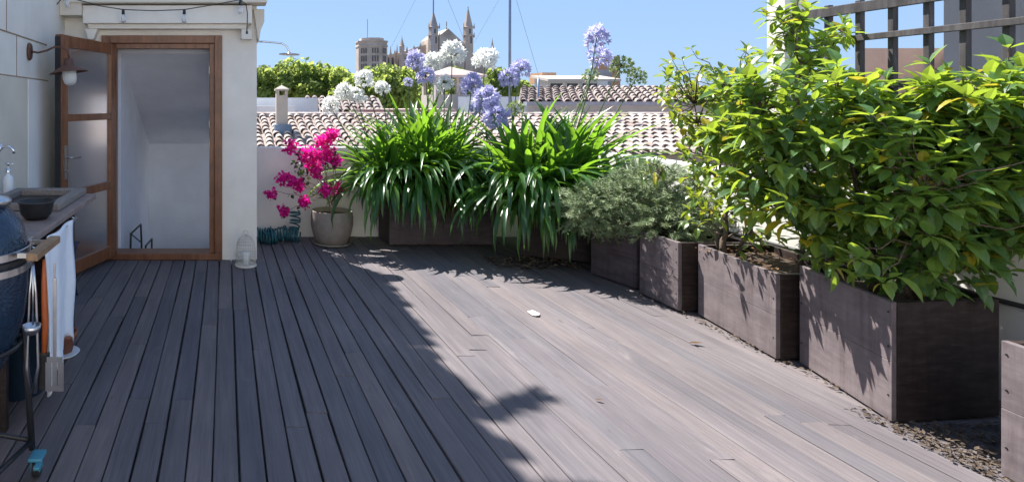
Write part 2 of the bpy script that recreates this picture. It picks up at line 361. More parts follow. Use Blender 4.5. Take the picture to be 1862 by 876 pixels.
# hood moulding above the door, with end brackets
hd = MB()
x0, x1 = P(157, 0, YW).x, P(457, 0, YW).x
hd.prism([(0, 0)] * 0 or [(x0, 2.44), (x1, 2.44), (x1, 2.27), (x0, 2.27)], YW - 0.16, YW - 0.001)
hd.prism([(x0 + 0.03, 2.27), (x1 - 0.03, 2.27), (x1 - 0.05, 2.225), (x0 + 0.05, 2.225)], YW - 0.11, YW - 0.001)
for a, b in ((x0, x0 + 0.13), (x1 - 0.10, x1)):
    hd.prism([(a, 2.225), (b, 2.225), (b - (0.04 if a == x0 else 0), 2.125), (a + (0.04 if a == x0 else 0), 2.125)], YW - 0.10, YW - 0.001)
hd.build('door_hood', 'white_plaster', house, bev=0.006)
MB().box(-1.548, x0 - 0.002, YW - 0.20, YW - 0.001, 2.34, 2.70).build('beam_end', 'beige_plaster', house, bev=0.004)
cb = MB(); cb.prism([(x1 + 0.02, 2.42), (0.385, 2.42), (0.385, 2.30), (0.35, 2.22), (0.335, 2.12), (x1 + 0.06, 2.12)], YW - 0.06, YW + 0.5)
cb.box(-1.50, 0.40, YW - 0.22, YW - 0.001, 2.455, 2.60)
cb.build('cornice', 'beige_plaster', house, bev=0.006)
# low flat roof, and the unseen taller storey behind it, shaped so its tiled eave shades the deck
MB().box(-1.80, 0.33, YW + 0.02, 7.36, 2.722, 2.80).build('flat_roof', 'beige_plaster', house, bev=0.01)
UX, UZ = -1.324, 7.0
MB().box(-4.4, UX - 0.22, YW + 0.05, 10.0, 2.802, UZ - 0.002).build('upper_wall', 'white_plaster', house)
rf = MB().box(-4.6, UX - 0.07, YW - 0.1, 10.15, UZ, UZ + 0.07).build('roof', 'beige_plaster', house)
tb_ = MB(); y = YW - 0.1; r2 = random.Random(3)
while y < 10.1:
    tb_.cur = r2.random(); xe = UX + 0.048 * (y - 7) + r2.uniform(-0.045, 0.045); n = 7; pts = []
    for xx, s_ in ((xe, 1.0), (xe - 0.5, 0.9), (-4.6, 0.9)):
        for j in range(n + 1):
            a = math.pi * j / n; pts.append(V(xx, y + 0.088 * s_ * math.cos(a), UZ + 0.07 + 0.11 * s_ * math.sin(a)))
    tb_.idx(pts, [(k * (n + 1) + j, k * (n + 1) + j + 1, (k + 1) * (n + 1) + j + 1, (k + 1) * (n + 1) + j) for k in range(2) for j in range(n)])
    y += r2.choice([0.16, 0.18, 0.2])
tb_.build('roof_tile', 'tile_clay', rf)
# door frame
df = MB()
df.box(fx0, fx0 + 0.075, YW - 0.025, YW + 0.15, 0.065, fz); df.box(fx1 - 0.075, fx1, YW - 0.025, YW + 0.15, 0.065, fz)
df.box(fx0 + 0.0755, fx1 - 0.0755, YW - 0.025, YW + 0.15, fz - 0.075, fz)
df.box(fx0 + 0.0755, fx0 + 0.135, YW + 0.01, YW + 0.12, 0.065, fz - 0.0755); df.box(fx1 - 0.125, fx1 - 0.0755, YW + 0.01, YW + 0.12, 0.065, fz - 0.0755)
df.box(fx0 + 0.1355, fx1 - 0.1255, YW + 0.01, YW + 0.12, fz - 0.125, fz - 0.0755)
df.box(fx0, fx1, YW - 0.03, YW + 0.20, 0.004, 0.064)
fr_ = df.build('door_frame', 'door_wood', house, bev=0.004)
for z0, z1 in ((1.80, 1.88), (1.28, 1.35), (1.08, 1.17), (0.62, 0.69), (0.2, 0.26)):
    MB().box(fx1 - 0.1285, fx1 - 0.1245, YW + 0.03, YW + 0.055, z0, z1).build('strike_plate', 'gold_metal', fr_)
# stairwell behind the door
hy0, hy1 = YW + 0.262, 8.45
hl = MB(); hl.box(-1.25, -1.05, hy0, hy1, -2.6, 2.7); hl.box(-0.02, 0.05, hy0, 6.45, -2.6, 2.7); hl.box(-0.02, 0.05, 7.28, 7.5, -2.6, 2.7); hl.box(-0.02, 0.05, 7.5, 8.3, -2.6, -0.3); hl.box(-0.02, 0.05, 7.5, 8.3, 1.0, 2.7); hl.box(-0.02, 0.05, 8.3, hy1, -2.6, 2.7); hl.box(-0.02, 0.05, 6.45, 7.28, -2.6, 0.02); hl.box(-0.02, 0.05, 6.45, 7.28, 1.62, 2.7); hl.box(-1.05, -0.02, hy1, hy1 + 0.15, -2.6, 2.2)  # right side has added, unseen openings that brighten the stairwell
hl.build('stairwell_wall', 'hall_plaster', house)
hc = MB(); hc.idx([V(-1.05, hy0, 2.02), V(-0.02, hy0, 2.02), V(-0.02, hy1, 0.96), V(-1.05, hy1, 0.96), V(-1.05, hy0, 2.2), V(-0.02, hy0, 2.2), V(-0.02, hy1, 1.14), V(-1.05, hy1, 1.14)],
                  [(0, 1, 2, 3), (7, 6, 5, 4), (0, 4, 5, 1), (2, 6, 7, 3), (1, 5, 6, 2), (0, 3, 7, 4)])
hc.build('stairwell_ceiling', 'hall_plaster', house)
st = MB()
for k in range(9): st.box(-1.05, -0.02, YW + 0.27 + k * 0.24, YW + 0.27 + (k + 1) * 0.24 + 0.02, -0.19 * (k + 1) - 0.25, -0.19 * (k + 1) + 0.03)
st.build('stair', 'slab_grey', house)
hr = MB(); ra = P(237, 462, 6.3); rb2 = P(256, 408, 6.7); 
hr.tube([ra, P(238, 425, 6.3), rb2 + V(0, 0, 0), P(258, 462, 6.7)], 0.012, 6); hr.tube([P(238, 425, 6.3), P(258, 442, 6.7)], 0.008, 5)
hr.build('handrail', 'black_metal', house); hr = MB(); hr.tube([P(264, 462, 7.2), P(265, 447, 7.2), P(276, 434, 7.5), P(276, 462, 7.5)], 0.012, 6)
hr.build('handrail', 'black_metal', house)
# door leaf, swung open to the left
DL = 0.92; dd = V(-0.30, -0.87, 0).normalized(); dn = V(dd.y, -dd.x, 0)      # dn points at the wall side
hinge = V(fx0 + 0.115, YW + 0.0, 0)
dm = Matrix(((dd.x, dn.x, 0, hinge.x), (dd.y, dn.y, 0, hinge.y), (0, 0, 1, 0), (0, 0, 0, 1)))
lf = MB(); zb, zt = 0.045, 2.085
lf.box(0, 0.095, -0.03, 0.03, zb, zt, dm); lf.box(DL - 0.10, DL, -0.03, 0.03, zb, zt, dm)
for z0, z1 in ((zb, 0.155), (0.70, 0.775), (1.36, 1.42), (zt - 0.10, zt)):
    lf.box(0.0955, DL - 0.1005, -0.028, 0.028, z0, z1, dm)
leaf = lf.build('door', 'door_wood', house, bev=0.004)
for z0, z1 in ((0.1545, 0.7005), (0.7745, 1.3605), (1.4195, zt - 0.0995)):
    MB().box(0.094, DL - 0.099, -0.004, 0.004, z0, z1, dm).build('pane', 'pane_glass', leaf)
MB().box(DL + 0.001, DL + 0.014, -0.024, 0.024, zb + 0.02, zt - 0.02, dm).build('edge_strip', 'black_metal', leaf)
hn = MB()
hn.box(DL - 0.075, DL - 0.035, -0.040, -0.031, 0.88, 1.16, dm)
hn.tube([dm @ V(DL - 0.055, -0.035, 1.06), dm @ V(DL - 0.055, -0.085, 1.06), dm @ V(DL - 0.075, -0.09, 1.06), dm @ V(DL - 0.19, -0.09, 1.055)], 0.010, 8)
hn.tube([dm @ V(DL - 0.055, -0.035, 0.95), dm @ V(DL - 0.055, -0.055, 0.95)], 0.012, 8)
hn.build('handle', 'steel', leaf, smooth=False)

# ================================================================== parapets and right side
low = MB().box(0.318, 4.1, 6.955, 7.10, -0.06, 1.016)
tag(low.build('parapet_wall', 'parapet_plaster', bev=0.01), 'low off-white parapet behind the pots and flowering plants at the far end', 'wall')
rw = thing('parapet_wall', 'plastered side parapet running behind the row of brown planters', 'wall', (4.0, 4, 0))
MB().box(3.95, 4.10, 1.0, 6.95, -0.06, 1.0).build('wall', 'parapet_plaster', rw, bev=0.01)
MB().tube([V(3.925, 2.2, 0.515), V(3.925, 4.2, 0.505), V(3.925, 5.5, 0.51)], 0.013, 8).build('pipe', 'black_metal', rw, smooth=True)
pl = P(1427, 0, 4.45)
MB().box(pl.x - 0.07, pl.x + 0.08, 4.37, 4.52, 1.003, 2.6).box(pl.x - 0.09, pl.x + 0.10, 4.35, 4.54, 1.003, 1.08).build('pillar', 'white_plaster', rw, bev=0.006)

TX = 4.02
tr = thing('trellis', 'dark weathered wooden trellis of square openings above the tall green shrub', 'trellis', (TX, 3.3, 1.0))
for px in (1452, 1508, 1565, 1625, 1690, 1757, 1836, 1925):
    y = TX * F / (px - CX)
    MB().box(TX - 0.02, TX + 0.012, y - 0.016, y + 0.016, 1.003, 2.16).build('upright', 'trellis_wood', tr, bev=0.003)
def zt_at(px, py): 
    y = TX * F / (px - CX); return HC - (py - CY) / F * y
for z, hh in ((zt_at(1500, 25), 0.032), (zt_at(1470, 80), 0.019), (1.62, 0.019), (1.35, 0.019)):
    MB().box(TX - 0.045, TX - 0.0205, 2.4, 4.30, z - hh, z + hh).build('rail', 'trellis_wood', tr, bev=0.003)

# ================================================================== PLANTERS
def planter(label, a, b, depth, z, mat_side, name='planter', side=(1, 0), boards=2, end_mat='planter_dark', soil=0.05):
    """front edge on the ground from a (far) to b (near); the box lies to the right of a->b ... as seen walking to b the deck is on the right"""
    a = Vector((*a, 0)); b = Vector((*b, 0)); u = (b - a).normalized(); L = (b - a).length
    n = Vector((*side, 0)).normalized()                                # away from the deck
    m = Matrix(((u.x, n.x, 0, a.x), (u.y, n.y, 0, a.y), (0, 0, 1, 0), (0, 0, 0, 1)))
    t = thing(name, label, 'planter', m @ V(L / 2, depth / 2, 0), 'brown wooden planters around the deck')
    f = MB(); h = (z - 0.012) / boards
    for k in range(boards):
        f.cur = rnd.random(); f.box(0.0, L, rnd.uniform(0, 0.0015), 0.028, 0.012 + k * h + 0.0008, 0.012 + (k + 1) * h, m)
    f.build('front_board', mat_side, t, bev=0.0025)
    MB().box(L - 0.03, L + 0.004, 0.029, depth, 0.012, z - 0.002, m).build('end_board', end_mat, t, bev=0.0025)  # ends in near-black wood: their shade is put into the colour
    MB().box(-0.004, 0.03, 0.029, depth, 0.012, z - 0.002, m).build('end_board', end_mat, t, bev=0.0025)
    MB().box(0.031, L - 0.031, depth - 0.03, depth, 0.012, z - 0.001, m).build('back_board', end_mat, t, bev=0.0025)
    if label.startswith(('short sunlit', 'long sunlit', 'large', 'planter cut')):
        for xx in (0.02, L - 0.02):
            for zz in (0.13, 0.36, z - 0.05):
                q = m @ V(xx, -0.0005, zz); MB().lathe([(0.0045, -0.002), (0.0045, 0.0015), (0.0005, 0.0022)], 8, q, Matrix.Rotation(R(-90), 4, 'Y')).build('screw', 'black_metal', t)
    nn = 14; s = MB(); pts = []
    for i in range(nn + 1):
        for j in range(7):
            xx = 0.0305 + (L - 0.061) * i / nn; yy = 0.0285 + (depth - 0.059) * j / 6
            pts.append(m @ V(xx, yy, z - soil + 0.025 * noise.noise(V(xx * 9 + a.x * 7, yy * 9, a.y))))
    s.idx(pts, [(i * 7 + j, (i + 1) * 7 + j, (i + 1) * 7 + j + 1, i * 7 + j + 1) for i in range(nn) for j in range(6)])
    s.build('soil', 'soil', t, smooth=True)
    return t, m, L
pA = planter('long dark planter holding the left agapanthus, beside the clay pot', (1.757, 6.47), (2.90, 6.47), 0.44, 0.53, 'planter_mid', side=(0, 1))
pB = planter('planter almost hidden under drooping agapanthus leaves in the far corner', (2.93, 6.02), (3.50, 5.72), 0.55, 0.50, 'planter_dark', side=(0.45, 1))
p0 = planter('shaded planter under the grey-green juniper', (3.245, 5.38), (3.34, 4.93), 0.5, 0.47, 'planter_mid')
p1 = planter('short sunlit planter between the juniper planter and the one with a slim trunk', (3.30, 4.83), (3.285, 4.40), 0.55, 0.505, 'planter_wood')
p2 = planter('long sunlit planter with a slim branching trunk and orange leaf litter in it', (3.375, 4.33), (3.235, 3.565), 0.52, 0.51, 'planter_wood')
p3 = planter('large planter under the big leafy shrub with a dark end board facing the camera', (3.33, 3.52), (3.137, 2.858), 0.58, 0.572, 'planter_wood', side=(1, 0.10))
p4 = planter('planter cut off by the right edge beyond the leaf litter gap', (3.13, 2.45), (3.03, 1.7), 0.55, 0.553, 'planter_wood')

# ================================================================== PLANTS
def strap(mb, base, az, elev, length, width, droop, n=9, r=None):
    d0 = V(math.cos(az), math.sin(az), 0); side = V(-d0.y, d0.x, 0); p = Vector(base); e = elev; st = length / n; pts = []
    kink = rnd.uniform(-0.25, 0.25)
    for i in range(n + 1):
        t = i / n
        w = width * (0.55 + 0.6 * t if t < 0.5 else (0.85 * (1 - ((t - 0.5) / 0.5) ** 2.2) + 0.02)) * 0.5
        dirv = d0 * math.cos(e) + V(0, 0, 1) * math.sin(e); up = side.cross(dirv) * -1
        sd = (side + d0 * kink * t).normalized()
        pts += [p - sd * w + up * w * 0.45, p.copy(), p + sd * w + up * w * 0.45]
        p = p + dirv * st; e -= droop / n * (0.35 + 1.3 * t)
    mb.cur = rnd.random() * 0.97 if r is None else r
    mb.idx(pts, [(3 * i + j, 3 * i + j + 1, 3 * i + j + 4, 3 * i + j + 3) for i in range(n) for j in range(2)])

def floret(mb, c, d, s):
    a = d.orthogonal().normalized(); b = d.cross(a); ph = rnd.uniform(0, 1.2); mb.cur = rnd.random()
    for k in range(5):
        an = ph + 2 * math.pi * k / 5; u = a * math.cos(an) + b * math.sin(an); v = d.cross(u)
        tip = c + d * s * 0.75 + u * s * 0.62; mid = c + d * s * 0.5 + u * s * 0.26
        mb.idx([c, mid - v * s * 0.2, tip, mid + v * s * 0.2], [(0, 1, 2, 3)])

def umbel(plant, base, top, r, mat, n=60, bend=0.06, flat=1.0):
    base, top = Vector(base), Vector(top); k = 10; pts = []
    side = V(rnd.uniform(-1, 1), rnd.uniform(-1, 1), 0) * bend
    for i in range(k + 1):
        t = i / k; pts.append(base.lerp(top, t) + side * math.sin(math.pi * t) - V(0, 0, 0))
    s = MB(); s.cur = rnd.random() * 0.9; s.tube(pts, [0.0075 - 0.003 * i / k for i in range(k + 1)], 6)
    h = MB(); up = (pts[-1] - pts[-2]).normalized()
    for i in range(n):
        z = 1 - 1.75 * (i + 0.5) / n; a = i * 2.39996 + rnd.uniform(-0.2, 0.2); q = math.sqrt(max(0, 1 - z * z))
        d = V(q * math.cos(a), q * math.sin(a), z * flat); d = (d + up * 0.15 + V(*[rnd.uniform(-0.15, 0.15) for _ in range(3)])).normalized()
        if rnd.random() < 0.08 and mat != SD: continue
        rr = r * rnd.uniform(0.80, 1.12); c = top + d * rr * 0.60 - V(0, 0, 0.10 * rr * (1 - d.z))
        s.tube([top, c], 0.0013, 3, cap=False); floret(h, c, (d + V(rnd.uniform(-.3, .3), rnd.uniform(-.3, .3), -0.15)).normalized(), rr * (0.30 if mat == SD else rnd.choice((0.4, 0.52, 0.56))))
    so_ = s.build('flower_stalk', 'stem_green', plant, smooth=True)
    h.build('flower_head', mat, so_)

def agapanthus(label, crowns, heads, loc):
    t = thing('agapanthus', label, 'plant', loc, 'agapanthus plants at the far end')
    f = MB()
    for (c, nl, lo, hi, L, near) in crowns:
        for i in range(nl):
            az = rnd.uniform(0, 2 * math.pi); q = i / nl
            el = R(lo + (hi - lo) * q ** 0.8) + rnd.uniform(-0.12, 0.12)
            ln = L * rnd.uniform(0.72, 1.12)
            dr = rnd.uniform(1.5, 2.5) * (1.0 - 0.62 * q)
            b = Vector(c) + V(rnd.uniform(-1, 1) * 0.13, rnd.uniform(-1, 1) * 0.07, rnd.uniform(-0.02, 0.05))
            strap(f, b, az, el, ln, rnd.uniform(0.058, 0.084), dr)
        for i in range(int(nl * near)):                                 # leaves hanging over the front edge
            az = rnd.uniform(R(200), R(340)); b = Vector(c) + V(rnd.uniform(-1, 1) * 0.2, -0.08, 0.03)
            strap(f, b, az, R(rnd.uniform(10, 55)), L * rnd.uniform(0.7, 1.1), rnd.uniform(0.052, 0.074), rnd.uniform(1.9, 2.7))
    f.build('foliage', 'agapanthus_leaf', t, smooth=True)
    dl = MB()
    for (c, nl, *_r) in crowns:
        for i in range(14):
            strap(dl, Vector(c) + V(rnd.uniform(-0.2, 0.2), -0.2, 0.0), rnd.uniform(R(230), R(310)), R(0), 0.42 * rnd.uniform(0.7, 1.1), 0.028, 2.2)
    dl.build('dead_foliage', 'dry_leaf_brown', t, smooth=True)
    for (px, py, Y, rr, mat, bx, n) in heads:
        umbel(t, bx, P(px, py, Y), rr / F * Y, mat, n)
    return t

WH, BL, SD = 'umbel_white', 'umbel_blue', 'umbel_seed'
agapanthus('wide clump of agapanthus with round white and violet heads beside the clay pot',
    [((1.80, 6.70, 0.56), 115, 8, 78, 0.88, 0.6), ((2.12, 6.72, 0.57), 115, 14, 89, 1.08, 0.45), ((2.43, 6.72, 0.57), 110, 14, 89, 1.08, 0.45)],
    [(600, 193, 6.85, 17, WH, (1.72, 6.75, 0.6), 46), (627, 167, 6.85, 18, WH, (1.74, 6.75, 0.6), 50), (649, 173, 6.75, 17, WH, (1.78, 6.74, 0.6), 50),
     (662, 143, 6.8, 18, WH, (1.85, 6.74, 0.6), 54), (695, 160, 6.8, 15, WH, (1.92, 6.74, 0.6), 46), (822, 96, 6.7, 23, WH, (2.45, 6.74, 0.6), 78),
     (788, 113, 6.85, 20, WH, (2.32, 6.74, 0.6), 64), (882, 107, 6.75, 22, WH, (2.62, 6.76, 0.6), 66), (808, 150, 6.7, 16, WH, (2.4, 6.7, 0.6), 50),
     (755, 108, 6.75, 18, BL, (2.22, 6.74, 0.6), 54), (774, 139, 6.6, 17, BL, (2.26, 6.72, 0.6), 54), (742, 150, 6.8, 9, BL, (2.2, 6.7, 0.6), 34),
     (858, 154, 6.6, 21, BL, (2.5, 6.7, 0.6), 60)], (2.2, 6.7, 0.5))
agapanthus('drooping clump of agapanthus with tall thin violet heads beside the juniper',
    [((3.02, 6.12, 0.53), 100, 8, 84, 1.02, 1.1), ((3.32, 6.0, 0.53), 105, 12, 88, 1.02, 0.9), ((3.60, 6.2, 0.53), 90, 12, 88, 0.96, 0.25)],
    [(884, 178, 6.2, 24, BL, (2.82, 6.25, 0.6), 64), (903, 212, 6.05, 24, BL, (2.88, 6.2, 0.6), 60), (868, 196, 6.4, 15, BL, (2.80, 6.3, 0.6), 34), (947, 124, 6.5, 18, BL, (2.95, 6.3, 0.6), 50),
     (926, 142, 6.5, 20, BL, (2.92, 6.3, 0.6), 50), (1085, 66, 6.2, 22, BL, (3.32, 6.2, 0.6), 46), (1090, 104, 6.4, 22, BL, (3.4, 6.25, 0.6), 36),
     (1074, 138, 6.5, 17, SD, (3.35, 6.25, 0.6), 44), (937, 199, 6.2, 20, SD, (2.98, 6.2, 0.6), 44), (1130, 120, 6.1, 24, SD, (3.42, 6.15, 0.6), 58),
     (1158, 140, 6.1, 21, SD, (3.5, 6.15, 0.6), 52), (1055, 192, 6.4, 7, SD, (3.3, 6.2, 0.6), 34)], (3.3, 6.15, 0.5))

def leafblade(mb, base, d, up, L, wd, curl=0.25):
    """one leaf: a folded, curled blade of 2 x 4 faces"""
    d = d.normalized(); s = d.cross(up)
    s = s.normalized() if s.length > 1e-4 else d.orthogonal().normalized()
    n = s.cross(d).normalized(); pts = []
    for t, w in ((0, 0.08), (0.2, 0.72), (0.45, 1.0), (0.72, 0.72), (1.0, 0.03)):
        c = base + d * (L * t) - n * (L * curl * t * t); hw = wd * 0.5 * w
        pts += [c - s * hw + n * hw * 0.35, c, c + s * hw + n * hw * 0.35]
    mb.idx(pts, [(3 * i + j, 3 * i + j + 1, 3 * i + j + 4, 3 * i + j + 3) for i in range(4) for j in range(2)])

def curve(a, b, lift, k=6, jit=0.02):
    a, b = Vector(a), Vector(b); return [a.lerp(b, i / k) + V(0, 0, lift) * math.sin(math.pi * i / k) + V(*[rnd.uniform(-jit, jit) for _ in range(3)]) * (0 if i in (0, k) else 1) for i in range(k + 1)]

def shrub(name, label, base, stems, tips, Ls, wr, leaves, lmat, loc, per=9, curl=0.3, gr=None):
    t = thing(name, label, 'shrub', loc, gr)
    b = MB(); f = MB(); nodes = []
    for (p0, p1, r0) in stems:
        pts = curve(p0, p1, 0.0, 7, 0.03); b.tube(pts, [r0 * (1 - 0.75 * i / 7) for i in range(8)], 7); nodes += pts[2:]
    for tp in tips:
        tp = Vector(tp); nd = min(nodes, key=lambda q: (q - tp).length + rnd.uniform(0, 0.18) + max(0, q.z - tp.z) * 0.5)
        pts = curve(nd, tp, rnd.uniform(-0.02, 0.05), 5, 0.018); b.tube(pts, [0.0055 - 0.0008 * i for i in range(6)], 5)
        ax = (pts[-1] - pts[-3]).normalized(); ax = (ax + V(0, 0, 0.35)).normalized()
        n = rnd.randint(*leaves); tone = rnd.random()
        for i in range(n):
            q = i / n; a = i * 2.4 + rnd.uniform(-0.4, 0.4)
            e1 = ax.orthogonal().normalized(); e2 = ax.cross(e1)
            rad = e1 * math.cos(a) + e2 * math.sin(a)
            at = tp - ax * (0.16 * q * rnd.uniform(0.5, 1.3)) if q > 0.3 else tp
            d = (rad + ax * (0.9 - 1.0 * q) + V(0, 0, 0.02)).normalized()
            L = rnd.uniform(*Ls); f.cur = min(0.999, max(0, 0.55 * tone + 0.55 * rnd.random() - 0.05)) if rnd.random() > 0.03 else 0.99
            leafblade(f, at + rad * 0.006, d, V(0, 0, 1) + rad * 0.2, L, L * wr * rnd.uniform(0.85, 1.15), curl * rnd.uniform(0.3, 1.6))
    b.build('branch', 'bark', t, smooth=True); f.build('foliage', lmat, t)
    return t

def blob_tips(n, blobs, seed, hollow=0.45):
    r = random.Random(seed); out = []; ws = [b[3] * b[4] * b[5] for b in blobs]
    while len(out) < n:
        cx, cy, cz, rx, ry, rz = r.choices(blobs, ws)[0]
        d = V(r.gauss(0, 1), r.gauss(0, 1), r.gauss(0, 1)).normalized() * (hollow + (1 - hollow) * r.random() ** 0.6)
        out.append(V(cx + d.x * rx, cy + d.y * ry, cz + d.z * rz))
    return out
big = blob_tips(560, [(3.42, 3.25, 1.18, 0.52, 0.42, 0.58), (3.78, 3.05, 1.30, 0.42, 0.45, 0.5), (3.08, 3.45, 1.28, 0.30, 0.34, 0.46), (3.35, 2.98, 0.85, 0.36, 0.26, 0.34),
                       (3.62, 2.95, 0.98, 0.30, 0.22, 0.34), (3.95, 2.85, 1.25, 0.25, 0.3, 0.38)], 11)
big = [p for p in big if p.z > 0.60 or p.x < 3.15]
shrub('large_shrub', 'dense large-leaved green shrub filling the big planter on the right', None,
      [((3.42, 3.2, 0.5), (3.35, 3.3, 1.55), 0.02), ((3.5, 3.1, 0.5), (3.75, 3.0, 1.5), 0.018), ((3.36, 3.3, 0.5), (3.05, 3.45, 1.45), 0.018), ((3.45, 3.05, 0.5), (3.35, 2.9, 1.1), 0.015), ((3.5, 3.2, 0.5), (3.6, 3.4, 1.5), 0.015)],
      big, (0.05, 0.125), 0.5, (10, 15), 'shrub_leaf', (3.43, 3.2, 0.5))
tall = [P(px, py, 3.75) for px, py in ((1415, 8), (1440, 20), (1432, 50), (1462, 5), (1468, 42), (1450, 75), (1490, 30), (1520, 48), (1480, 70), (1560, 40), (1430, 95), (1470, 105), (1500, 90), (1410, 78), (1445, 130), (1490, 135), (1410, 140), (1420, 180), (1470, 180))]
tall = [p + V(rnd.uniform(-.05, .05), rnd.uniform(-.15, .15), 0) for p in tall] + [p + V(0.03, 0.12, -0.06) for p in tall]
shrub('climbing_shrub', 'tall leafy shoots rising above the hedge to the dark trellis', None,
      [((3.52, 3.72, 0.48), (3.50, 3.75, 1.6), 0.014), ((3.50, 3.74, 1.55), tuple(P(1450, 20, 3.75)), 0.008), ((3.5, 3.72, 1.5), tuple(P(1540, 60, 3.75)), 0.007)],
      tall, (0.07, 0.11), 0.48, (7, 10), 'shrub_leaf', (3.52, 3.72, 0.45))
cit = [P(px + rnd.uniform(-12, 12), py + rnd.uniform(-12, 12), 4.2 + rnd.uniform(-0.35, 0.3)) for px, py in
       [(1215, 110), (1245, 100), (1275, 118), (1205, 140), (1240, 140), (1275, 145), (1310, 135), (1350, 100), (1345, 130), (1375, 95), (1200, 175), (1225, 180), (1255, 175), (1290, 170), (1325, 165), (1360, 160),
        (1215, 205), (1240, 215), (1265, 210), (1300, 205), (1335, 200), (1365, 205), (1235, 245), (1255, 255), (1280, 245), (1315, 245), (1345, 245), (1235, 285), (1262, 290), (1285, 285), (1320, 285), (1350, 290),
        (1270, 325), (1300, 330), (1335, 330), (1365, 340), (1262, 365), (1285, 385), (1325, 380), (1355, 385), (1385, 370), (1300, 355), (1385, 420), (1405, 440), (1360, 430), (1260, 395), (1400, 300), (1390, 250), (1400, 200)]
       for _ in range(2)]
shrub('citrus_shrub', 'slim-trunked shrub with small light green leaves between juniper and large shrub', None,
      [((3.44, 4.16, 0.46), (3.48, 4.2, 0.85), 0.024), ((3.46, 4.10, 0.46), (3.58, 4.0, 0.95), 0.014), ((3.50, 4.2, 0.8), (3.25, 4.2, 1.5), 0.012), ((3.5, 4.2, 0.8), (3.55, 4.2, 1.6), 0.012), ((3.5, 4.2, 0.75), (3.68, 3.95, 1.2), 0.011), ((3.46, 4.24, 0.46), (3.36, 4.3, 1.0), 0.011)],
      cit + [P(rnd.uniform(1285, 1400), rnd.uniform(140, 300), 4.15 + rnd.uniform(-.3, .3)) for _ in range(55)], (0.045, 0.080), 0.52, (8, 13), 'citrus_leaf', (3.5, 4.22, 0.45))
# juniper: sprays of fine scale leaves
ju = thing('juniper', 'bushy grey-green juniper spilling over its shaded planter', 'shrub', (3.5, 5.1, 0.45))
jf = MB(); jb = MB(); jn = random.Random(5)
def spray(p, d, L):
    k = 7; pts = [p + d * L * i / k + V(0, 0, -0.06 * L * (i / k) ** 2) for i in range(k + 1)]
    jb.tube(pts, 0.002, 3, cap=False); tone = jn.random()
    for i in range(1, k + 1):
        for _ in range(9):
            dd_ = (d + V(jn.gauss(0, .7), jn.gauss(0, .7), jn.gauss(0, .7))).normalized(); s = dd_.orthogonal().normalized() * 0.0028
            q = pts[i] + V(jn.uniform(-.01, .01), jn.uniform(-.01, .01), jn.uniform(-.01, .01)); l = jn.uniform(0.022, 0.045)
            jf.cur = min(1, 0.6 * tone + 0.4 * jn.random()); jf.face([q - s, q + s, q + s * 0.4 + dd_ * l, q - s * 0.4 + dd_ * l])
for (cx, cy, cz, rx, ry, rz, n) in ((3.28, 5.12, 0.64, 0.40, 0.28, 0.20, 240), (3.55, 5.05, 0.75, 0.36, 0.3, 0.26, 220), (3.58, 4.9, 0.64, 0.26, 0.26, 0.2, 170), (3.10, 5.2, 0.58, 0.18, 0.2, 0.13, 80), (3.46, 4.74, 0.56, 0.22, 0.2, 0.15, 110)):
    for i in range(n):
        d = V(jn.gauss(0, 1), jn.gauss(0, 1), jn.gauss(0.25, 0.8)).normalized(); q = V(cx + d.x * rx * 0.75, cy + d.y * ry * 0.75, cz + d.z * rz * 0.75)
        spray(q, (d + V(jn.gauss(0, .4), jn.gauss(0, .4), jn.gauss(0, .4))).normalized(), jn.uniform(0.07, 0.15))
for q in ((3.0, 5.2, .55), (3.3, 5.0, .6), (3.6, 4.9, .7), (3.7, 4.7, .6), (3.45, 5.2, .7), (3.2, 4.9, .52)):
    jb.tube(curve((3.5, 5.1, 0.43), q, 0.05, 6, 0.02), [0.014 - 0.0017 * i for i in range(7)], 6)
jf.build('foliage', 'juniper_leaf', ju); jb.build('branch', 'twig', ju, smooth=True)
# a yellowing sprig above the juniper
sp = shrub('yellow_sprig', 'small sprig with yellow leaves standing above the juniper', None, [((3.62, 4.85, 0.46), tuple(P(1195, 300, 4.75)), 0.006)],
      [P(1180, 300, 4.75), P(1205, 310, 4.75), P(1192, 318, 4.72), P(1170, 322, 4.75)], (0.06, 0.10), 0.35, (3, 5), 'citrus_leaf', (3.62, 4.85, 0.45), curl=0.8)

# ------------------------------------------------------------------ bougainvillea in its pot
PC = V(1.16, 6.56, 0)
pot = thing('flower_pot', 'round grey-brown clay pot on the deck beside the long planter', 'pot', PC)
pp = MB().lathe([(0.001, 0.012), (0.150, 0.012), (0.165, 0.02), (0.205, 0.12), (0.226, 0.22), (0.226, 0.30), (0.216, 0.355), (0.216, 0.365), (0.206, 0.365), (0.203, 0.30), (0.001, 0.30)], 40, PC)
pp.build('body', 'pot_clay', pot, smooth=True)
MB().lathe([(0.001, 0.325), (0.10, 0.33), (0.202, 0.318)], 24, PC).build('soil', 'soil', pot)
MB().lathe([(0.001, 0.0095), (0.20, 0.0095), (0.21, 0.03), (0.203, 0.03), (0.195, 0.0135), (0.14, 0.0115)], 32, PC).build('saucer', 'pot_clay', pot, smooth=True)
bo = thing('bougainvillea', 'leggy bougainvillea with bright magenta bracts growing in the clay pot', 'plant', PC + V(0, 0, 0.32))
bb = MB(); bf = MB(); bl = MB(); root = PC + V(0, 0, 0.32)
def bract(mb, c, s):
    d = V(rnd.gauss(0, 1), rnd.gauss(0, 1), rnd.gauss(0, 1)).normalized(); mb.cur = rnd.random()
    leafblade(mb, c, d, V(rnd.gauss(0, 1), rnd.gauss(0, 1), 1), s, s * 0.8, 0.4)
trunks = [root + V(0, 0, 0.12), root + V(-0.06, 0, 0.2), root + V(0.04, -0.03, 0.2)]
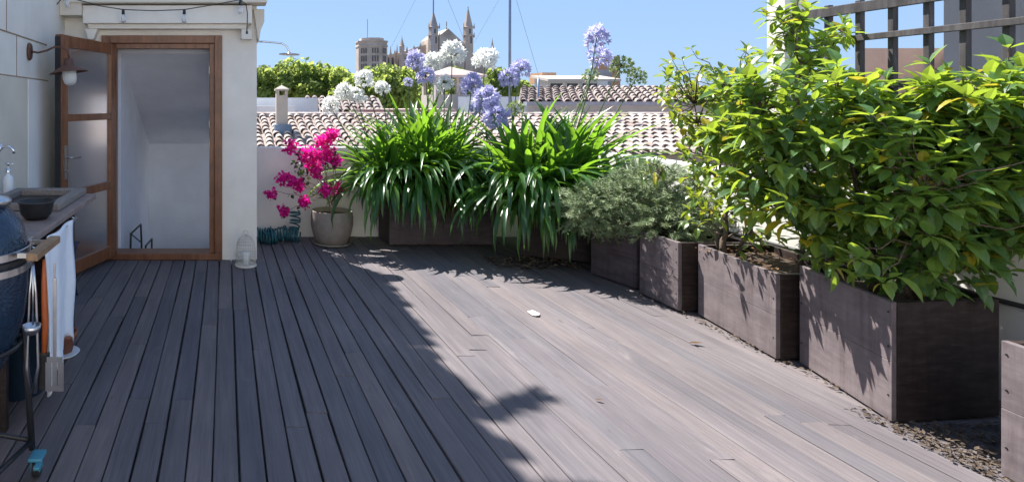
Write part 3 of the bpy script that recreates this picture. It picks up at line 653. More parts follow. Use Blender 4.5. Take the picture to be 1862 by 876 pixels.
for tq in trunks: bb.tube(curve(root, tq, 0, 4, 0.01), [0.012, 0.011, 0.010, 0.009, 0.008], 6)
for (px, py, rr, n) in ((528, 266, 12, 46), (560, 283, 17, 80), (570, 300, 14, 54), (588, 258, 15, 60), (603, 245, 13, 52), (598, 277, 11, 40), (607, 293, 12, 44), (516, 325, 13, 46), (537, 333, 13, 46), (492, 352, 9, 26), (553, 367, 11, 40), (516, 385, 10, 28), (592, 346, 12, 44), (612, 344, 11, 36), (576, 313, 10, 32), (583, 283, 12, 40), (546, 340, 8, 20)):
    Y = 6.5 + rnd.uniform(-0.15, 0.1); c = P(px, py, Y); r_ = 1.15 * rr / F * Y
    pts = curve(rnd.choice(trunks), c, rnd.uniform(-0.02, 0.08), 8, 0.022); bb.tube(pts, [0.006 - 0.0005 * i for i in range(9)], 5)
    bf = MB()
    for i in range(int(n * 2.4)):
        d = V(rnd.gauss(0, 1), rnd.gauss(0, 1), rnd.gauss(0, .8)).normalized() * r_ * rnd.random() ** 0.6
        bract(bf, c + d, rnd.uniform(0.030, 0.050))
    bf.build('bract_cluster', 'bract_pink', bo)
    for i in range(5):
        q = pts[rnd.randint(4, 8)] + V(rnd.gauss(0, .03), rnd.gauss(0, .03), rnd.gauss(0, .03)); bract(bl, q, rnd.uniform(0.03, 0.05))
for _ in range(40):
    q = P(545, 305, 6.55) + V(rnd.gauss(0, .05), rnd.gauss(0, .05), rnd.gauss(0, .11)); bract(bl, q, rnd.uniform(0.035, 0.06))
for _ in range(12):
    a = rnd.choice(trunks); bb.tube(curve(a, a + V(rnd.uniform(-.25, .22), rnd.uniform(-.1, .1), rnd.uniform(0, .2)), .03, 5, .02), 0.003, 4)
bb.build('branch', 'twig', bo, smooth=True); bl.build('foliage', 'dark_leaf', bo)

# ================================================================== SMALL THINGS ON THE DECK
# coiled hose
hs = MB()
def helix(c, ax, r, turns, L, r_t=0.009, wob=0.01):
    ax = Vector(ax).normalized(); e1 = ax.orthogonal().normalized(); e2 = ax.cross(e1); k = int(turns * 14); pts = []
    for i in range(k + 1):
        a = 2 * math.pi * turns * i / k; q = r * (1 + 0.12 * math.sin(i * 0.37))
        p_ = Vector(c) + ax * (L * i / k) + e1 * q * math.cos(a) + e2 * q * math.sin(a) + V(0, 0, wob * math.sin(i * .21)); p_.z = max(p_.z, 0.011); pts.append(p_)
    hs.tube(pts, r_t, 6)
helix((0.36, 6.62, 0.085), (1, -0.05, 0), 0.075, 6, 0.17); helix((0.50, 6.60, 0.085), (1, 0.15, 0.1), 0.07, 6, 0.20)
helix((0.66, 6.70, 0.075), (1, -0.3, -0.05), 0.065, 6, 0.17); helix((0.77, 6.70, 0.10), (0.05, 0, 1), 0.055, 6, 0.24); helix((0.42, 6.52, 0.07), (0.9, 0.3, 0), 0.06, 4, 0.14)
tag(hs.build('coiled_hose', 'hose_teal', smooth=True), 'teal spiral garden hose heaped on the deck beside the clay pot', 'hose')
# bird-cage lantern
LC = V(0.20, 5.66, 0)
la = thing('lantern', 'cream wire birdcage lantern standing at the corner of the white house', 'lantern', LC)
lb = MB(); lb.lathe([(0.001, 0.004), (0.10, 0.004), (0.104, 0.012), (0.10, 0.022), (0.001, 0.022)], 28, LC); lb.build('base', 'cream_wire', la, smooth=False)
cg = MB()
prof = [(0.092, 0.022), (0.092, 0.12), (0.088, 0.18), (0.074, 0.235), (0.045, 0.275), (0.012, 0.295)]
for j in range(24):
    a = 2 * math.pi * j / 24; cg.tube([LC + V(r * math.cos(a), r * math.sin(a), z) for r, z in prof], 0.0022, 4)
for r, z in prof[:-1] + [(0.092, 0.07), (0.083, 0.208), (0.062, 0.257)]:
    cg.tube([LC + V(r * math.cos(2 * math.pi * j / 28), r * math.sin(2 * math.pi * j / 28), z) for j in range(29)], 0.0028, 4, cap=False)
cg.tube([LC + V(0.022 * math.cos(i * .5), 0, 0.315 + 0.022 * math.sin(i * .5)) for i in range(14)], 0.003, 5)
cg.build('cage', 'cream_wire', la, smooth=True)
MB().lathe([(0.001, 0.0225), (0.036, 0.0225), (0.036, 0.13), (0.03, 0.135), (0.001, 0.132)], 20, LC).build('candle', 'petal_white', la, smooth=True)
# flat pale patch shaped as a glint of reflected sunlight; then dry leaves
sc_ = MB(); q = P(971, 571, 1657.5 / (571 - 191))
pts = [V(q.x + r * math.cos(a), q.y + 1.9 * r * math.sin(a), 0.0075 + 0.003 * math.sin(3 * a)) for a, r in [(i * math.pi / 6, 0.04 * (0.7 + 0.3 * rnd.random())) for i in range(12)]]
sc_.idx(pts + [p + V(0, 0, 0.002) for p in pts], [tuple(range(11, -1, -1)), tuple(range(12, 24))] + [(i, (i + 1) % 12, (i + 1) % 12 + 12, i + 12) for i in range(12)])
tag(sc_.build('glint_patch', 'glint_white'), 'small white scrap of reflected light, shaped as a flat patch on the sunlit deck', 'glint')
def dry_leaf(px, py, L, az, label):
    y = 1657.5 / (py - CY); m = MB(); m.cur = rnd.random() * 0.4
    leafblade(m, V((px - CX) / F * y, y, 0.008), V(math.cos(az), math.sin(az), 0.05), V(0, 0, 1), L, L * 0.45, -0.12)
    tag(m.build('dry_leaf', 'dry_leaf_brown'), label, 'leaf', 'dry leaves on the deck')
dry_leaf(1253, 625, 0.07, -0.5, 'dark curled leaf on the sunlit boards in front of the trunk planter')
dry_leaf(1082, 728, 0.035, -0.6, 'tiny dark leaf on the sunlit deck, nearest the middle of the boards')
dry_leaf(192, 665, 0.02, 0.3, 'tiny pale leaf on the shaded boards right of the hanging towel')
# leaf litter along the planter feet
lt = MB(); lr = random.Random(9)
def litter(n, fx, s=(0.012, 0.05)):
    for _ in range(n):
        x_, y_ = fx(); L = lr.uniform(*s); a = lr.uniform(0, 6.3); lt.cur = lr.random()
        leafblade(lt, V(x_, y_, lr.uniform(0.006, 0.022)), V(math.cos(a), math.sin(a), lr.uniform(-.25, .25)), V(lr.gauss(0, .4), lr.gauss(0, .4), 1), L, L * lr.uniform(.3, .7), lr.uniform(-.4, .4))
litter(1500, lambda: (lr.uniform(3.10, 3.85), lr.uniform(2.47, 2.84)), (0.007, 0.03))
litter(260, lambda: (3.06 + abs(lr.gauss(0, .05)), lr.uniform(2.3, 3.0)), (0.007, 0.028))
litter(220, lambda: ((lambda t: (3.34 - 0.11 * t + 0.0 - abs(lr.gauss(0, .022)), 4.85 - 2.0 * t))(lr.random())), (0.008, 0.03))
litter(420, lambda: (lr.uniform(2.5, 3.3), lr.uniform(5.55, 5.98)), (0.015, 0.06))
litter(200, lambda: (lr.uniform(1.6, 3.0), 6.46 - abs(lr.gauss(0, .03))), (0.01, 0.035))
kind(lt.build('leaf_litter', 'litter'), 'stuff')
sl_ = MB()
for _ in range(120):
    x_, y_ = lr.uniform(3.34, 3.75), lr.uniform(3.6, 4.35); a = lr.uniform(0, 6.3); L = lr.uniform(.02, .05); sl_.cur = lr.random()
    leafblade(sl_, V(x_, y_, 0.49), V(math.cos(a), math.sin(a), .2), V(0, 0, 1), L, L * .5, .2)
kind(sl_.build('leaf_litter', 'dry_leaf_brown'), 'stuff')

# ================================================================== LEFT SIDE: counter, sink, kamado
ct = thing('kitchen_counter', 'outdoor kitchen counter with brown top along the left wall', 'counter', (-1.2, 3.4, 0))
MB().box(-1.528, -0.868, 2.72, 4.12, 0.865, 0.90).build('worktop', 'counter_top', ct, bev=0.006)
MB().box(-1.525, -1.0, 2.78, 2.82, 0.0, 0.863).box(-1.525, -1.0, 4.02, 4.06, 0.0, 0.863).box(-1.525, -1.49, 2.821, 4.019, 0.06, 0.863).build('cabinet', 'planter_dark', ct, bev=0.003)
MB().tube([V(-0.848, 2.72, 0.852), V(-0.848, 3.5, 0.852)], 0.008, 8).tube([V(-0.88, 2.74, 0.864), V(-0.848, 2.74, 0.852)], 0.006, 6).tube([V(-0.88, 3.46, 0.864), V(-0.848, 3.46, 0.852)], 0.006, 6).build('towel_rail', 'steel', ct, smooth=True)
sk = thing('sink', 'grey-brown stone sink slab with a dark basin on the counter', 'sink', (-1.2, 3.75, 0.90))
sk_ = MB(); X0, X1, Y0_, Y1_, z0, z1 = -1.40, -0.93, 3.42, 4.10, 0.902, 0.942
sk_.box(X0, X0 + .06, Y0_, Y1_, z0, z1); sk_.box(X1 - .07, X1, Y0_, Y1_, z0, z1); sk_.box(X0 + .0605, X1 - .0705, Y0_, Y0_ + .06, z0, z1); sk_.box(X0 + .0605, X1 - .0705, Y1_ - .1, Y1_, z0, z1)
sk_.build('slab', 'sink_stone', sk, bev=0.006)
MB().box(X0 + .0605, X1 - .0705, Y0_ + .061, Y1_ - .101, 0.9015, 0.906).build('basin', 'black_metal', sk)
bw = thing('bowl', 'small dark bowl sitting on the counter behind the grill', 'bowl', (-1.02, 3.2, 0.9))
MB().lathe([(0.001, 0.902), (0.055, 0.902), (0.08, 0.93), (0.09, 0.985), (0.093, 0.992), (0.086, 0.99), (0.075, 0.935), (0.001, 0.91)], 28, (-0.99, 3.2, 0)).build('bowl', 'black_metal', bw, smooth=True)
MB().tube([V(-0.99 + .092 * math.cos(a), 3.2 + .092 * math.sin(a), 0.992) for a in [i * 2 * math.pi / 32 for i in range(33)]], 0.005, 6, cap=False).build('rim', 'black_metal', bw, smooth=True)
fa = thing('faucet', 'chrome swan-neck tap at the left edge above the sink', 'tap', (-1.48, 4.05, 0.95))
FB = P(-8, 0, 4.0)
pts = [V(-1.50, 4.0, 1.10), V(-1.49, 4.0, 1.19), V(-1.46, 4.0, 1.225), V(-1.42, 4.0, 1.225), V(-1.39, 4.0, 1.205), V(-1.385, 4.0, 1.18)]
MB().tube(pts, 0.011, 10).build('spout', 'chrome', fa, smooth=True)
MB().tube([V(-1.50, 4.0, 0.903), V(-1.50, 4.0, 1.10)], 0.016, 10).build('body', 'chrome', fa, smooth=True)
MB().tube([V(-1.50, 4.0, 1.11), V(-1.46, 3.97, 1.25)], 0.006, 8).build('lever', 'chrome', fa, smooth=True)
sb = thing('soap_bottle', 'white soap bottle with chrome pump beside the tap', 'bottle', (-1.43, 4.0, 0.943))
BC = V(-1.435, 4.03, 0.9025)
MB().lathe([(0.001, 0), (0.034, 0), (0.036, 0.01), (0.036, 0.10), (0.030, 0.125), (0.013, 0.138), (0.013, 0.15), (0.001, 0.15)], 20, BC).build('bottle', 'white_plastic', sb, smooth=True)
MB().lathe([(0.016, 0.1505), (0.016, 0.175), (0.006, 0.18), (0.006, 0.20), (0.02, 0.205), (0.02, 0.213), (0.001, 0.214)], 14, BC).tube([BC + V(0, 0, 0.207), BC + V(0.04, -0.01, 0.205)], 0.005, 6).build('pump', 'chrome', sb, smooth=True)
# towel
tw = MB(); NY, NZ = 26, 22; pts = []
for i in range(NY + 1):
    for j in range(NZ + 1):
        y_ = 2.80 + 0.53 * i / NY; t_ = j / NZ
        z_ = 0.872 - (0.70 + 0.05 * math.sin(i * .5) - (0.05 if i > NY * .55 else 0)) * t_; amp = 0.008 + 0.022 * t_ * (0.6 + 0.4 * math.sin(3 * t_ + i * .3))
        x_ = -0.832 + amp * math.sin(y_ * 27 + 1.5 * math.sin(y_ * 9) + 0.9 * t_) + 0.007 * math.sin(y_ * 63 + 2 * t_) * t_ + 0.010 * t_ + 0.012 * noise.noise(V(y_ * 6, t_ * 3, 2.2))
        pts.append(V(x_, y_ - 0.03 * t_ * (i / NY - .5), z_))
n_ = len(pts); pts += [p - V(0.006, 0, 0) for p in pts]; fs = []
for i in range(NY):
    for j in range(NZ):
        a = i * (NZ + 1) + j; b = a + NZ + 1
        fs += [(a, a + 1, b + 1, b), (n_ + b, n_ + b + 1, n_ + a + 1, n_ + a)]
for i in range(NY):
    a = i * (NZ + 1); b = a + NZ + 1; fs += [(a, b, n_ + b, n_ + a), (b + NZ, a + NZ, n_ + a + NZ, n_ + b + NZ)]
for j in range(NZ): fs += [(j + 1, j, n_ + j, n_ + j + 1), (NY * (NZ + 1) + j, NY * (NZ + 1) + j + 1, n_ + NY * (NZ + 1) + j + 1, n_ + NY * (NZ + 1) + j)]
tw.idx(pts, fs)
tag(tw.build('towel', 'towel_cloth', smooth=True), 'long white cloth hanging from the front of the counter', 'towel')
tag(MB().lathe([(0.001, 0.004), (0.13, 0.004), (0.155, 0.33), (0.163, 0.33), (0.163, 0.345), (0.15, 0.345), (0.12, 0.02), (0.001, 0.02)], 28, (-1.08, 3.2, 0)).build('bucket', 'blue_plastic', smooth=True), 'dark blue bucket under the counter behind the white cloth', 'bucket')
tpc = V(-0.972, 3.66, 0)
tp = thing('clay_pot', 'small red-brown clay pot peeking out behind the white cloth', 'pot', tpc)
MB().lathe([(0.001, 0.02), (0.055, 0.02), (0.078, 0.11), (0.086, 0.112), (0.086, 0.14), (0.076, 0.14), (0.05, 0.04), (0.001, 0.04)], 24, tpc).build('body', 'terracotta', tp, smooth=True)
MB().lathe([(0.001, 0.003), (0.085, 0.003), (0.1, 0.018), (0.094, 0.018), (0.08, 0.0185), (0.001, 0.0185)], 24, tpc).build('saucer', 'white_plastic', tp, smooth=True)
fs_ = thing('folding_stool', 'navy folding stool tucked between the counter and the open door', 'stool', (-1.12, 4.6, 0))
for (a, b) in (((-1.16, 4.50, 0.008), (-1.24, 4.55, 0.42)), ((-1.26, 4.50, 0.008), (-1.15, 4.55, 0.42)), ((-1.16, 4.78, 0.008), (-1.24, 4.73, 0.42)), ((-1.26, 4.78, 0.008), (-1.15, 4.73, 0.42))):
    MB().tube([a, b], 0.011, 6).build('leg', 'navy_plastic', fs_, smooth=True)
MB().box(-1.26, -1.13, 4.52, 4.76, 0.42, 0.435).build('seat', 'navy_plastic', fs_, bev=0.004)

KC = V(-0.985, 2.38, 0); 
ka = thing('kamado_grill', 'dark blue dimpled ceramic egg grill on a wheeled stand', 'grill', KC)
MB().lathe([(0.001, 0.455), (0.08, 0.455), (0.12, 0.475), (0.165, 0.56), (0.195, 0.67), (0.207, 0.78), (0.209, 0.888)], 64, KC).build('base', 'kamado_glaze', ka, smooth=True)
ld = MB().lathe([(0.209, 0.912), (0.206, 0.955), (0.195, 1.005), (0.170, 1.055), (0.132, 1.095), (0.09, 1.118), (0.06, 1.124), (0.001, 1.124)], 64, KC).build('lid', 'kamado_glaze', ka, smooth=True)
MB().lathe([(0.055, 0), (0.072, 0.006), (0.086, 0.016), (0.088, 0.034), (0.075, 0.044), (0.001, 0.047)], 28, KC + V(0.055, 0, 1.112), Matrix.Rotation(R(14), 4, 'Y')).build('vent_cap', 'steel', ld, smooth=True)
for z in (0.855, 0.916):
    MB().lathe([(0.2105, z), (0.2165, z + 0.002), (0.2165, z + 0.028), (0.2105, z + 0.03)], 64, KC).build('band', 'steel', ka, smooth=False)
MB().lathe([(0.208, 0.8885), (0.214, 0.892), (0.214, 0.908), (0.208, 0.9115)], 64, KC).build('gasket', 'black_metal', ka)
shf = MB(); shf.box(-0.742, -0.697, 2.27, 2.585, 0.916, 0.945); sh = shf.build('side_shelf', 'shelf_wood', ka, bev=0.004)
MB().box(-0.80, -0.743, 2.30, 2.32, 0.92, 0.938).box(-0.80, -0.743, 2.52, 2.54, 0.92, 0.938).box(-0.812, -0.8005, 2.28, 2.56, 0.9155, 0.945).build('shelf_bracket', 'steel', sh)
cartz = 0.115; legs = [(-0.775, 2.45), (-0.86, 2.12), (-1.3, 2.12), (-1.3, 2.6)]
for (x_, y_) in legs:
    a = V(x_, y_, cartz); b = KC + (V(x_, y_, 0) - KC) * 0.86 + V(0, 0, 0.60)
    MB().tube([a, a.lerp(b, .5) + (b - a).cross(V(0, 0, 1)) * 0.0, b], 0.014, 8).build('stand_leg', 'black_metal', ka, smooth=True)
ring = MB(); ring.tube([V(*legs[i % 4], 0.15) for i in range(5)], 0.011, 6)
ring.build('stand_frame', 'black_metal', ka, smooth=True); ring = MB(); ring.tube([KC + V(.178 * math.cos(a), .178 * math.sin(a), 0.56) for a in [i * 2 * math.pi / 32 for i in range(33)]], 0.010, 6, cap=False)
ring.build('support_ring', 'black_metal', ka, smooth=True)
for (x_, y_) in legs:
    cs = MB(); m = Matrix.Translation(V(x_ + .02, y_, 0.042)) @ Matrix.Rotation(R(90), 4, 'Y')
    cs.lathe([(0.001, -0.013), (0.034, -0.013), (0.038, -0.008), (0.038, 0.008), (0.034, 0.013), (0.001, 0.013)], 22, (0, 0, 0), m)
    w_ = cs.build('wheel', 'black_metal', ka, smooth=False)
    fk = MB()
    for s_ in (-1, 1):
        fk.prism([(0, 0)] * 0 or [(x_ + .02 + s_ * .016 - .003, 0.035), (x_ + .02 + s_ * .016 + .003, 0.035), (x_ + .02 + s_ * .016 + .003, 0.085), (x_ + .02 + s_ * .016 - .003, 0.085)], y_ - .025, y_ + .02)
    fk.box(x_ - .004, x_ + .052, y_ - .045, y_ + .028, 0.0855, 0.099); fk.box(x_ + .03, x_ + .055, y_ - .085, y_ - .046, 0.078, 0.09)
    fk.build('caster_fork', 'teal_plastic', w_, bev=0.003)
# utensils on hooks under the shelf
def hook(p): return MB().tube([p + V(0, 0, 0.018), p + V(0.006, -0.01, -0.004), p + V(0, -0.004, -0.018), p + V(-0.006, 0, -0.006)], 0.0025, 5)
U = thing('spatula', 'steel slotted spatula hanging from the wooden side shelf of the grill', 'spatula', (-0.66, 2.33, 0.9), 'grill tools hanging from the shelf')
p_ = V(-0.648, 2.32, 0.90)
MB().tube([p_, p_ + V(0, 0, -0.06)], 0.004, 6).box(p_.x - .007, p_.x + .007, p_.y - .003, p_.y + .003, p_.z - 0.36, p_.z - 0.0605).build('handle', 'steel', U, bev=0.002)
bd = MB(); zz = p_.z - 0.361
for (a, b, c, d) in ((-.035, -.012, zz - .11, zz - .02), (-.009, .009, zz - .11, zz - .02), (.012, .035, zz - .11, zz - .02), (-.035, .035, zz - .13, zz - .1105), (-.03, .03, zz - .0195, zz)): bd.box(p_.x + a, p_.x + b, p_.y - .0015, p_.y + .0015, c, d)
bd.build('blade', 'steel', U)
U = thing('brush', 'grill brush with orange-red handle hanging between spatula and grill', 'brush', (-0.7, 2.36, 0.9), 'grill tools hanging from the shelf')
p_ = V(-0.700, 2.36, 0.90)
MB().tube([p_, p_ + V(0, 0, -.1), p_ + V(0.004, 0, -.24), p_ + V(0, 0, -.36)], [0.006, 0.012, 0.014, 0.01], 8).build('handle', 'orange_handle', U, smooth=True)
MB().box(p_.x - .02, p_.x + .02, p_.y - .012, p_.y + .012, p_.z - 0.50, p_.z - 0.361).build('head', 'black_metal', U, bev=0.003)
U = thing('tongs', 'long steel tongs hanging nearest to the bowl of the grill', 'tongs', (-0.73, 2.36, 0.9), 'grill tools hanging from the shelf')
p_ = V(-0.735, 2.33, 0.90)
for s_ in (-1, 1): MB().tube([p_, p_ + V(s_ * .012, 0, -.12), p_ + V(s_ * .022, 0, -.40), p_ + V(s_ * .006, 0, -.50)], [0.006, 0.005, 0.006, 0.012], 6).build('arm', 'steel', U, smooth=True)
U = thing('ladle', 'small steel ladle with round cup hanging at the edge of the shelf', 'ladle', (-0.72, 2.25, 0.9), 'grill tools hanging from the shelf')
p_ = V(-0.715, 2.27, 0.90)
MB().tube([p_, p_ + V(0, 0, -.22)], 0.004, 6).build('handle', 'steel', U, smooth=True)
MB().lathe([(0.001, 0), (0.02, 0.004), (0.032, 0.02), (0.035, 0.038), (0.032, 0.038), (0.028, 0.02), (0.001, 0.008)], 18, p_ + V(-0.005, 0, -.258)).build('cup', 'steel', U, smooth=True)

# ================================================================== WALL THINGS
wl = thing('wall_lamp', 'rusty swan-neck wall lamp with frosted glass on the left wall', 'lamp', (-1.548, 4.8, 1.92))
m = Matrix.Rotation(R(90), 4, 'Y')
mp_ = MB(); mp_.lathe([(0.001, 0.0), (0.055, 0.0), (0.058, 0.008), (0.05, 0.022), (0.001, 0.024)], 20, (-1.5465, 4.8, 1.92), Matrix.Diagonal((1, 0.8, 1.25, 1)) @ m); mp_.build('wall_plate', 'rust_metal', wl, smooth=True)
SC = V(-1.225, 4.8, 1.755)
MB().tube([V(-1.525, 4.8, 1.92), V(-1.47, 4.8, 1.912), V(-1.40, 4.8, 1.93), V(-1.34, 4.8, 1.958), V(-1.28, 4.8, 1.955), V(-1.24, 4.8, 1.93), V(-1.225, 4.8, 1.87)], 0.008, 8).build('arm', 'rust_metal', wl, smooth=True)
tl_ = Matrix.Rotation(R(-6), 4, 'Y')
MB().lathe([(0.001, 0.115), (0.03, 0.113), (0.036, 0.10), (0.042, 0.062), (0.055, 0.052), (0.148, 0.004), (0.150, 0.0), (0.143, 0.001), (0.05, 0.044), (0.03, 0.05), (0.001, 0.05)], 36, SC + V(0, 0, 0.0), tl_).build('shade', 'rust_metal', wl, smooth=True)
MB().lathe([(0.05, 0.042), (0.055, 0.0), (0.054, -0.05), (0.045, -0.082), (0.025, -0.098), (0.001, -0.101)], 24, SC, tl_).build('glass_cover', 'frosted_glass', wl, smooth=True)
# string lights
sg = thing('string_light', 'black cable of small clear bulbs strung across the wall above the door', 'string lights', (-0.6, 5.6, 2.5))
cbm = MB(); YS = 5.62
def cab(pl_): cbm.tube([P(a, b, YS) for a, b in pl_], 0.0045, 6)
cab([(70, -14), (80, 4), (90, 16), (103, 9), (114, -4), (125, -14)]); cab([(130, -10), (140, 0), (180, 11), (224, 18), (280, 20), (335, 18), (390, 9), (437, 0), (447, 8), (450, 25), (449, 56)])
cbo = cbm.build('cable', 'black_metal', sg, smooth=True)
for (px, py) in ((90, 16), (122, -10), (224, 18), (335, 18), (437, 2)):
    c = P(px, py, YS)
    bu = MB().lathe([(0.012, -0.042), (0.020, -0.06), (0.026, -0.085), (0.022, -0.112), (0.010, -0.122), (0.001, -0.123)], 16, c).build('bulb', 'bulb_glass', sg, smooth=True)
    MB().lathe([(0.001, 0.006), (0.010, 0.004), (0.014, -0.01), (0.015, -0.044), (0.001, -0.045)], 12, c).build('socket', 'black_metal', bu, smooth=True)
MB().lathe([(0.001, 0.01), (0.008, 0.008), (0.011, -0.02), (0.001, -0.022)], 10, P(449, 58, YS)).build('plug', 'black_metal', sg, smooth=True)
# outdoor shower
sh_ = thing('shower_head', 'slim chrome overhead shower on a bent arm at the corner of the house', 'shower', (0.316, 6.6, 2.19))
MB().tube([V(0.3165, 6.6, 2.185), P(480, 76, 6.6), P(512, 79, 6.6), P(521, 84, 6.6), P(525, 92, 6.6), P(526, 97, 6.6)], 0.010, 8).build('arm', 'chrome', sh_, smooth=True)
c = P(526, 99, 6.6)
MB().lathe([(0.001, 0.02), (0.02, 0.018), (0.025, 0.006), (0.112, 0.003), (0.115, -0.003), (0.112, -0.007), (0.001, -0.007)], 28, c, Matrix.Rotation(R(2), 4, 'Y')).build('head', 'steel', sh_, smooth=True)
# unseen weeds added on the eave to cast shadows on the deck
def weed(label, base, tip, n, L):
    t = thing('shadow_weed', label, 'weed', base); m = MB(); b, e = Vector(base), Vector(tip); m.tube([b, b.lerp(e, .5) + V(0, 0, .02), e], 0.005, 5)
    m.build('stem', 'stem_green', t); f = MB()
    for i in range(n):
        q = b.lerp(e, 0.25 + 0.75 * i / n); f.cur = rnd.random(); s_ = 1 if i % 2 else -1
        d = (e - b).normalized() + V(-0.2, 0.75 * s_, rnd.uniform(-.2, .3)); leafblade(f, q, d, V(0, 0, 1), L * rnd.uniform(.7, 1.2), L * .32, .1)
    f.build('foliage', 'dark_leaf', t)
weed('feathery unseen weed added on the high tiled eave to cast its shadow', (-1.50, 7.46, 7.12), (-0.92, 7.80, 7.12), 90, 0.12)
weed('thin unseen weed added near the end of the high tiled eave for its shadow', (-1.45, 7.02, 7.10), (-1.06, 6.98, 7.10), 14, 0.09)

# ================================================================== ROOFS AND HOUSES BEYOND
def barrel(mb, X0, X1, Y0, Y1, z0, z1, sp=0.2, course=0.3, r=None, seg=6, step=True, skew=0.0, yref=0.0):
    """barrel-tile roof plane: columns run up the slope (along Y)"""
    r = r or random.Random(1); L = math.hypot(Y1 - Y0, z1 - z0); nc = max(1, int(L / course)); x_ = X0
    while x_ < X1:
        for k in range(nc):
            mb.cur = r.random(); t0, t1 = k / nc, (k + 1.12) / nc; jx = r.uniform(-.02, .02) * sp / .2
            pts = []
            for t_, s_, lift in ((t0, 1.0, 0.030 if step else 0), (t1, 0.82, 0.0)):
                yy = Y0 + (Y1 - Y0) * t_; zz = z0 + (z1 - z0) * t_ + lift * sp / .2
                for j in range(seg + 1):
                    a = math.pi * j / seg; pts.append(V(x_ + jx + skew * (yy - yref) + sp * 0.40 * s_ * math.cos(a), yy, zz + sp * 0.40 * s_ * math.sin(a)))
            n0 = len(pts); pts += [p - (V(0, 0, 0.018 * sp / .2)) for p in pts[:seg + 1]]
            mb.idx(pts, [(j, j + 1, seg + 2 + j, seg + 1 + j) for j in range(seg)] + [(n0 + j, n0 + j + 1, j + 1, j) for j in range(seg)])
        x_ += sp
    mb.cur = 0.3; k0, k1 = skew * (Y0 - yref), skew * (Y1 - yref); mb.face([V(X0 - sp * .5 + k0, Y0, z0 - .005), V(X1 + sp * .5 + k0, Y0, z0 - .005), V(X1 + sp * .5 + k1, Y1, z1 - .005), V(X0 - sp * .5 + k1, Y1, z1 - .005)])

def nb(name, label, loc=(0, 0, 0), cat='house', group=None): return thing(name, label, cat, loc, group)
# the tiled roof right behind the parapet
h1 = nb('tiled_house', 'neighbouring house whose sunlit barrel-tiled roof rises just behind the low parapet', (5, 13, -11))
MB().box(-1.5, 13.0, 11.6, 16.5, -11, 0.55).build('wall', 'city_stone', h1)
rt = MB(); barrel(rt, -1.5, 13.2, 11.4, 14.3, 0.58, 1.235, 0.2, 0.29, random.Random(2)); 
r1 = rt.build('roof', 'tile_clay', h1)
MB().idx  # noqa
bk = MB(); barrel(bk, -1.5, 13.2, 17.0, 14.32, 0.62, 1.235, 0.2, 0.29, random.Random(4)); bk.build('roof', 'tile_clay', h1)
rg = MB()
for i in range(40):
    rg.cur = rnd.random(); x_ = -1.6 + i * 0.37; rg.tube([V(x_, 14.31, 1.235), V(x_ + .40, 14.31, 1.245)], [.1, .085], 8)
rg.build('ridge', 'tile_clay', h1)
ch = nb('chimney', 'slim pale chimney with a small hipped cap on the tiled roof', (1.22, 12.9, 0.9), 'chimney')
c0 = P(512, 0, 12.9).x
cm = MB(); cm.box(c0 - .12, c0 + .12, 12.78, 13.02, 0.7, 1.70)
for a, b in ((-.12, -.06), (.06, .12)): cm.box(c0 + a, c0 + b, 12.78, 13.02, 1.7005, 1.80)
cm.build('stack', 'city_stone', ch)
MB().box(c0 - .135, c0 + .135, 12.765, 13.035, 1.801, 1.83).idx
cp = MB(); cp.box(c0 - .145, c0 + .145, 12.755, 13.045, 1.801, 1.835)
cp.idx([V(c0 - .145, 12.755, 1.836), V(c0 + .145, 12.755, 1.836), V(c0 + .145, 13.045, 1.836), V(c0 - .145, 13.045, 1.836), V(c0, 12.9, 1.92)], [(0, 1, 4), (1, 2, 4), (2, 3, 4), (3, 0, 4)])
cp.build('cap', 'city_stone', ch)
MB().box(c0 - .16, c0 + .2, 12.70, 13.06, 0.68, 1.09).build('flashing', 'slate_blue', ch, bev=0.01)

def block(name, label, px0, px1, py0, py1, Y, D, mat, roof=None, roofmat='tile_old', wins=(), cat='house', extra=None):
    a, b = P(px0, py0, Y), P(px1, py1, Y); t = nb(name, label, ((a.x + b.x) / 2, Y, -11), cat)
    s0 = max(0.0, a.x) * D / Y * 1.03; s1 = min(0.0, b.x) * D / Y; s1 = s0 if b.x > 0 else s1; m_ = MB()
    n0 = [V(a.x, Y, -11), V(b.x, Y, -11), V(b.x + s1, Y + D, -11), V(a.x + s0, Y + D, -11)]
    m_.idx(n0 + [V(q.x, q.y, a.z) for q in n0], [(3, 2, 1, 0), (4, 5, 6, 7), (0, 1, 5, 4), (1, 2, 6, 5), (2, 3, 7, 6), (3, 0, 4, 7)]); m_.build('wall', mat, t)
    if roof:
        rr = MB(); ov = 0.02 * (b.x - a.x)
        ap = P(0, roof, Y + D * .5).z
        if roofmat == 'tile_old':
            n = max(6, int((b.x - a.x) / 0.27)); barrel(rr, a.x - ov, b.x + ov, Y - .2, Y + D * .5, a.z + .01, ap, (b.x - a.x) / n, 0.45, rnd, skew=s0 / D, yref=Y)
            barrel(rr, a.x - ov, b.x + ov, Y + D + .2, Y + D * .5 + .01, a.z + .01, ap, (b.x - a.x) / n, 0.45, rnd, skew=s0 / D, yref=Y)
        rr.build('roof', roofmat, t)
    for (w0, w1, v0, v1) in wins:
        q0, q1 = P(w0, v0, Y), P(w1, v1, Y)
        f = MB().box(q0.x - .05, q1.x + .05, Y - .05, Y - .002, q1.z - .05, q0.z + .05).build('window', 'city_white', t)
        MB().box(q0.x, q1.x, Y - .054, Y - .0505, q1.z, q0.z).build('pane', 'window_dark', f)
    return t
block('white_building', 'flat white building at the left behind the slim chimney', 440, 578, 178, 215, 19, 5, 'city_white')
block('white_building', 'low white-walled terrace in front of the flat building, left of the chimney', 440, 537, 193, 215, 17.5, 1.2, 'city_white')
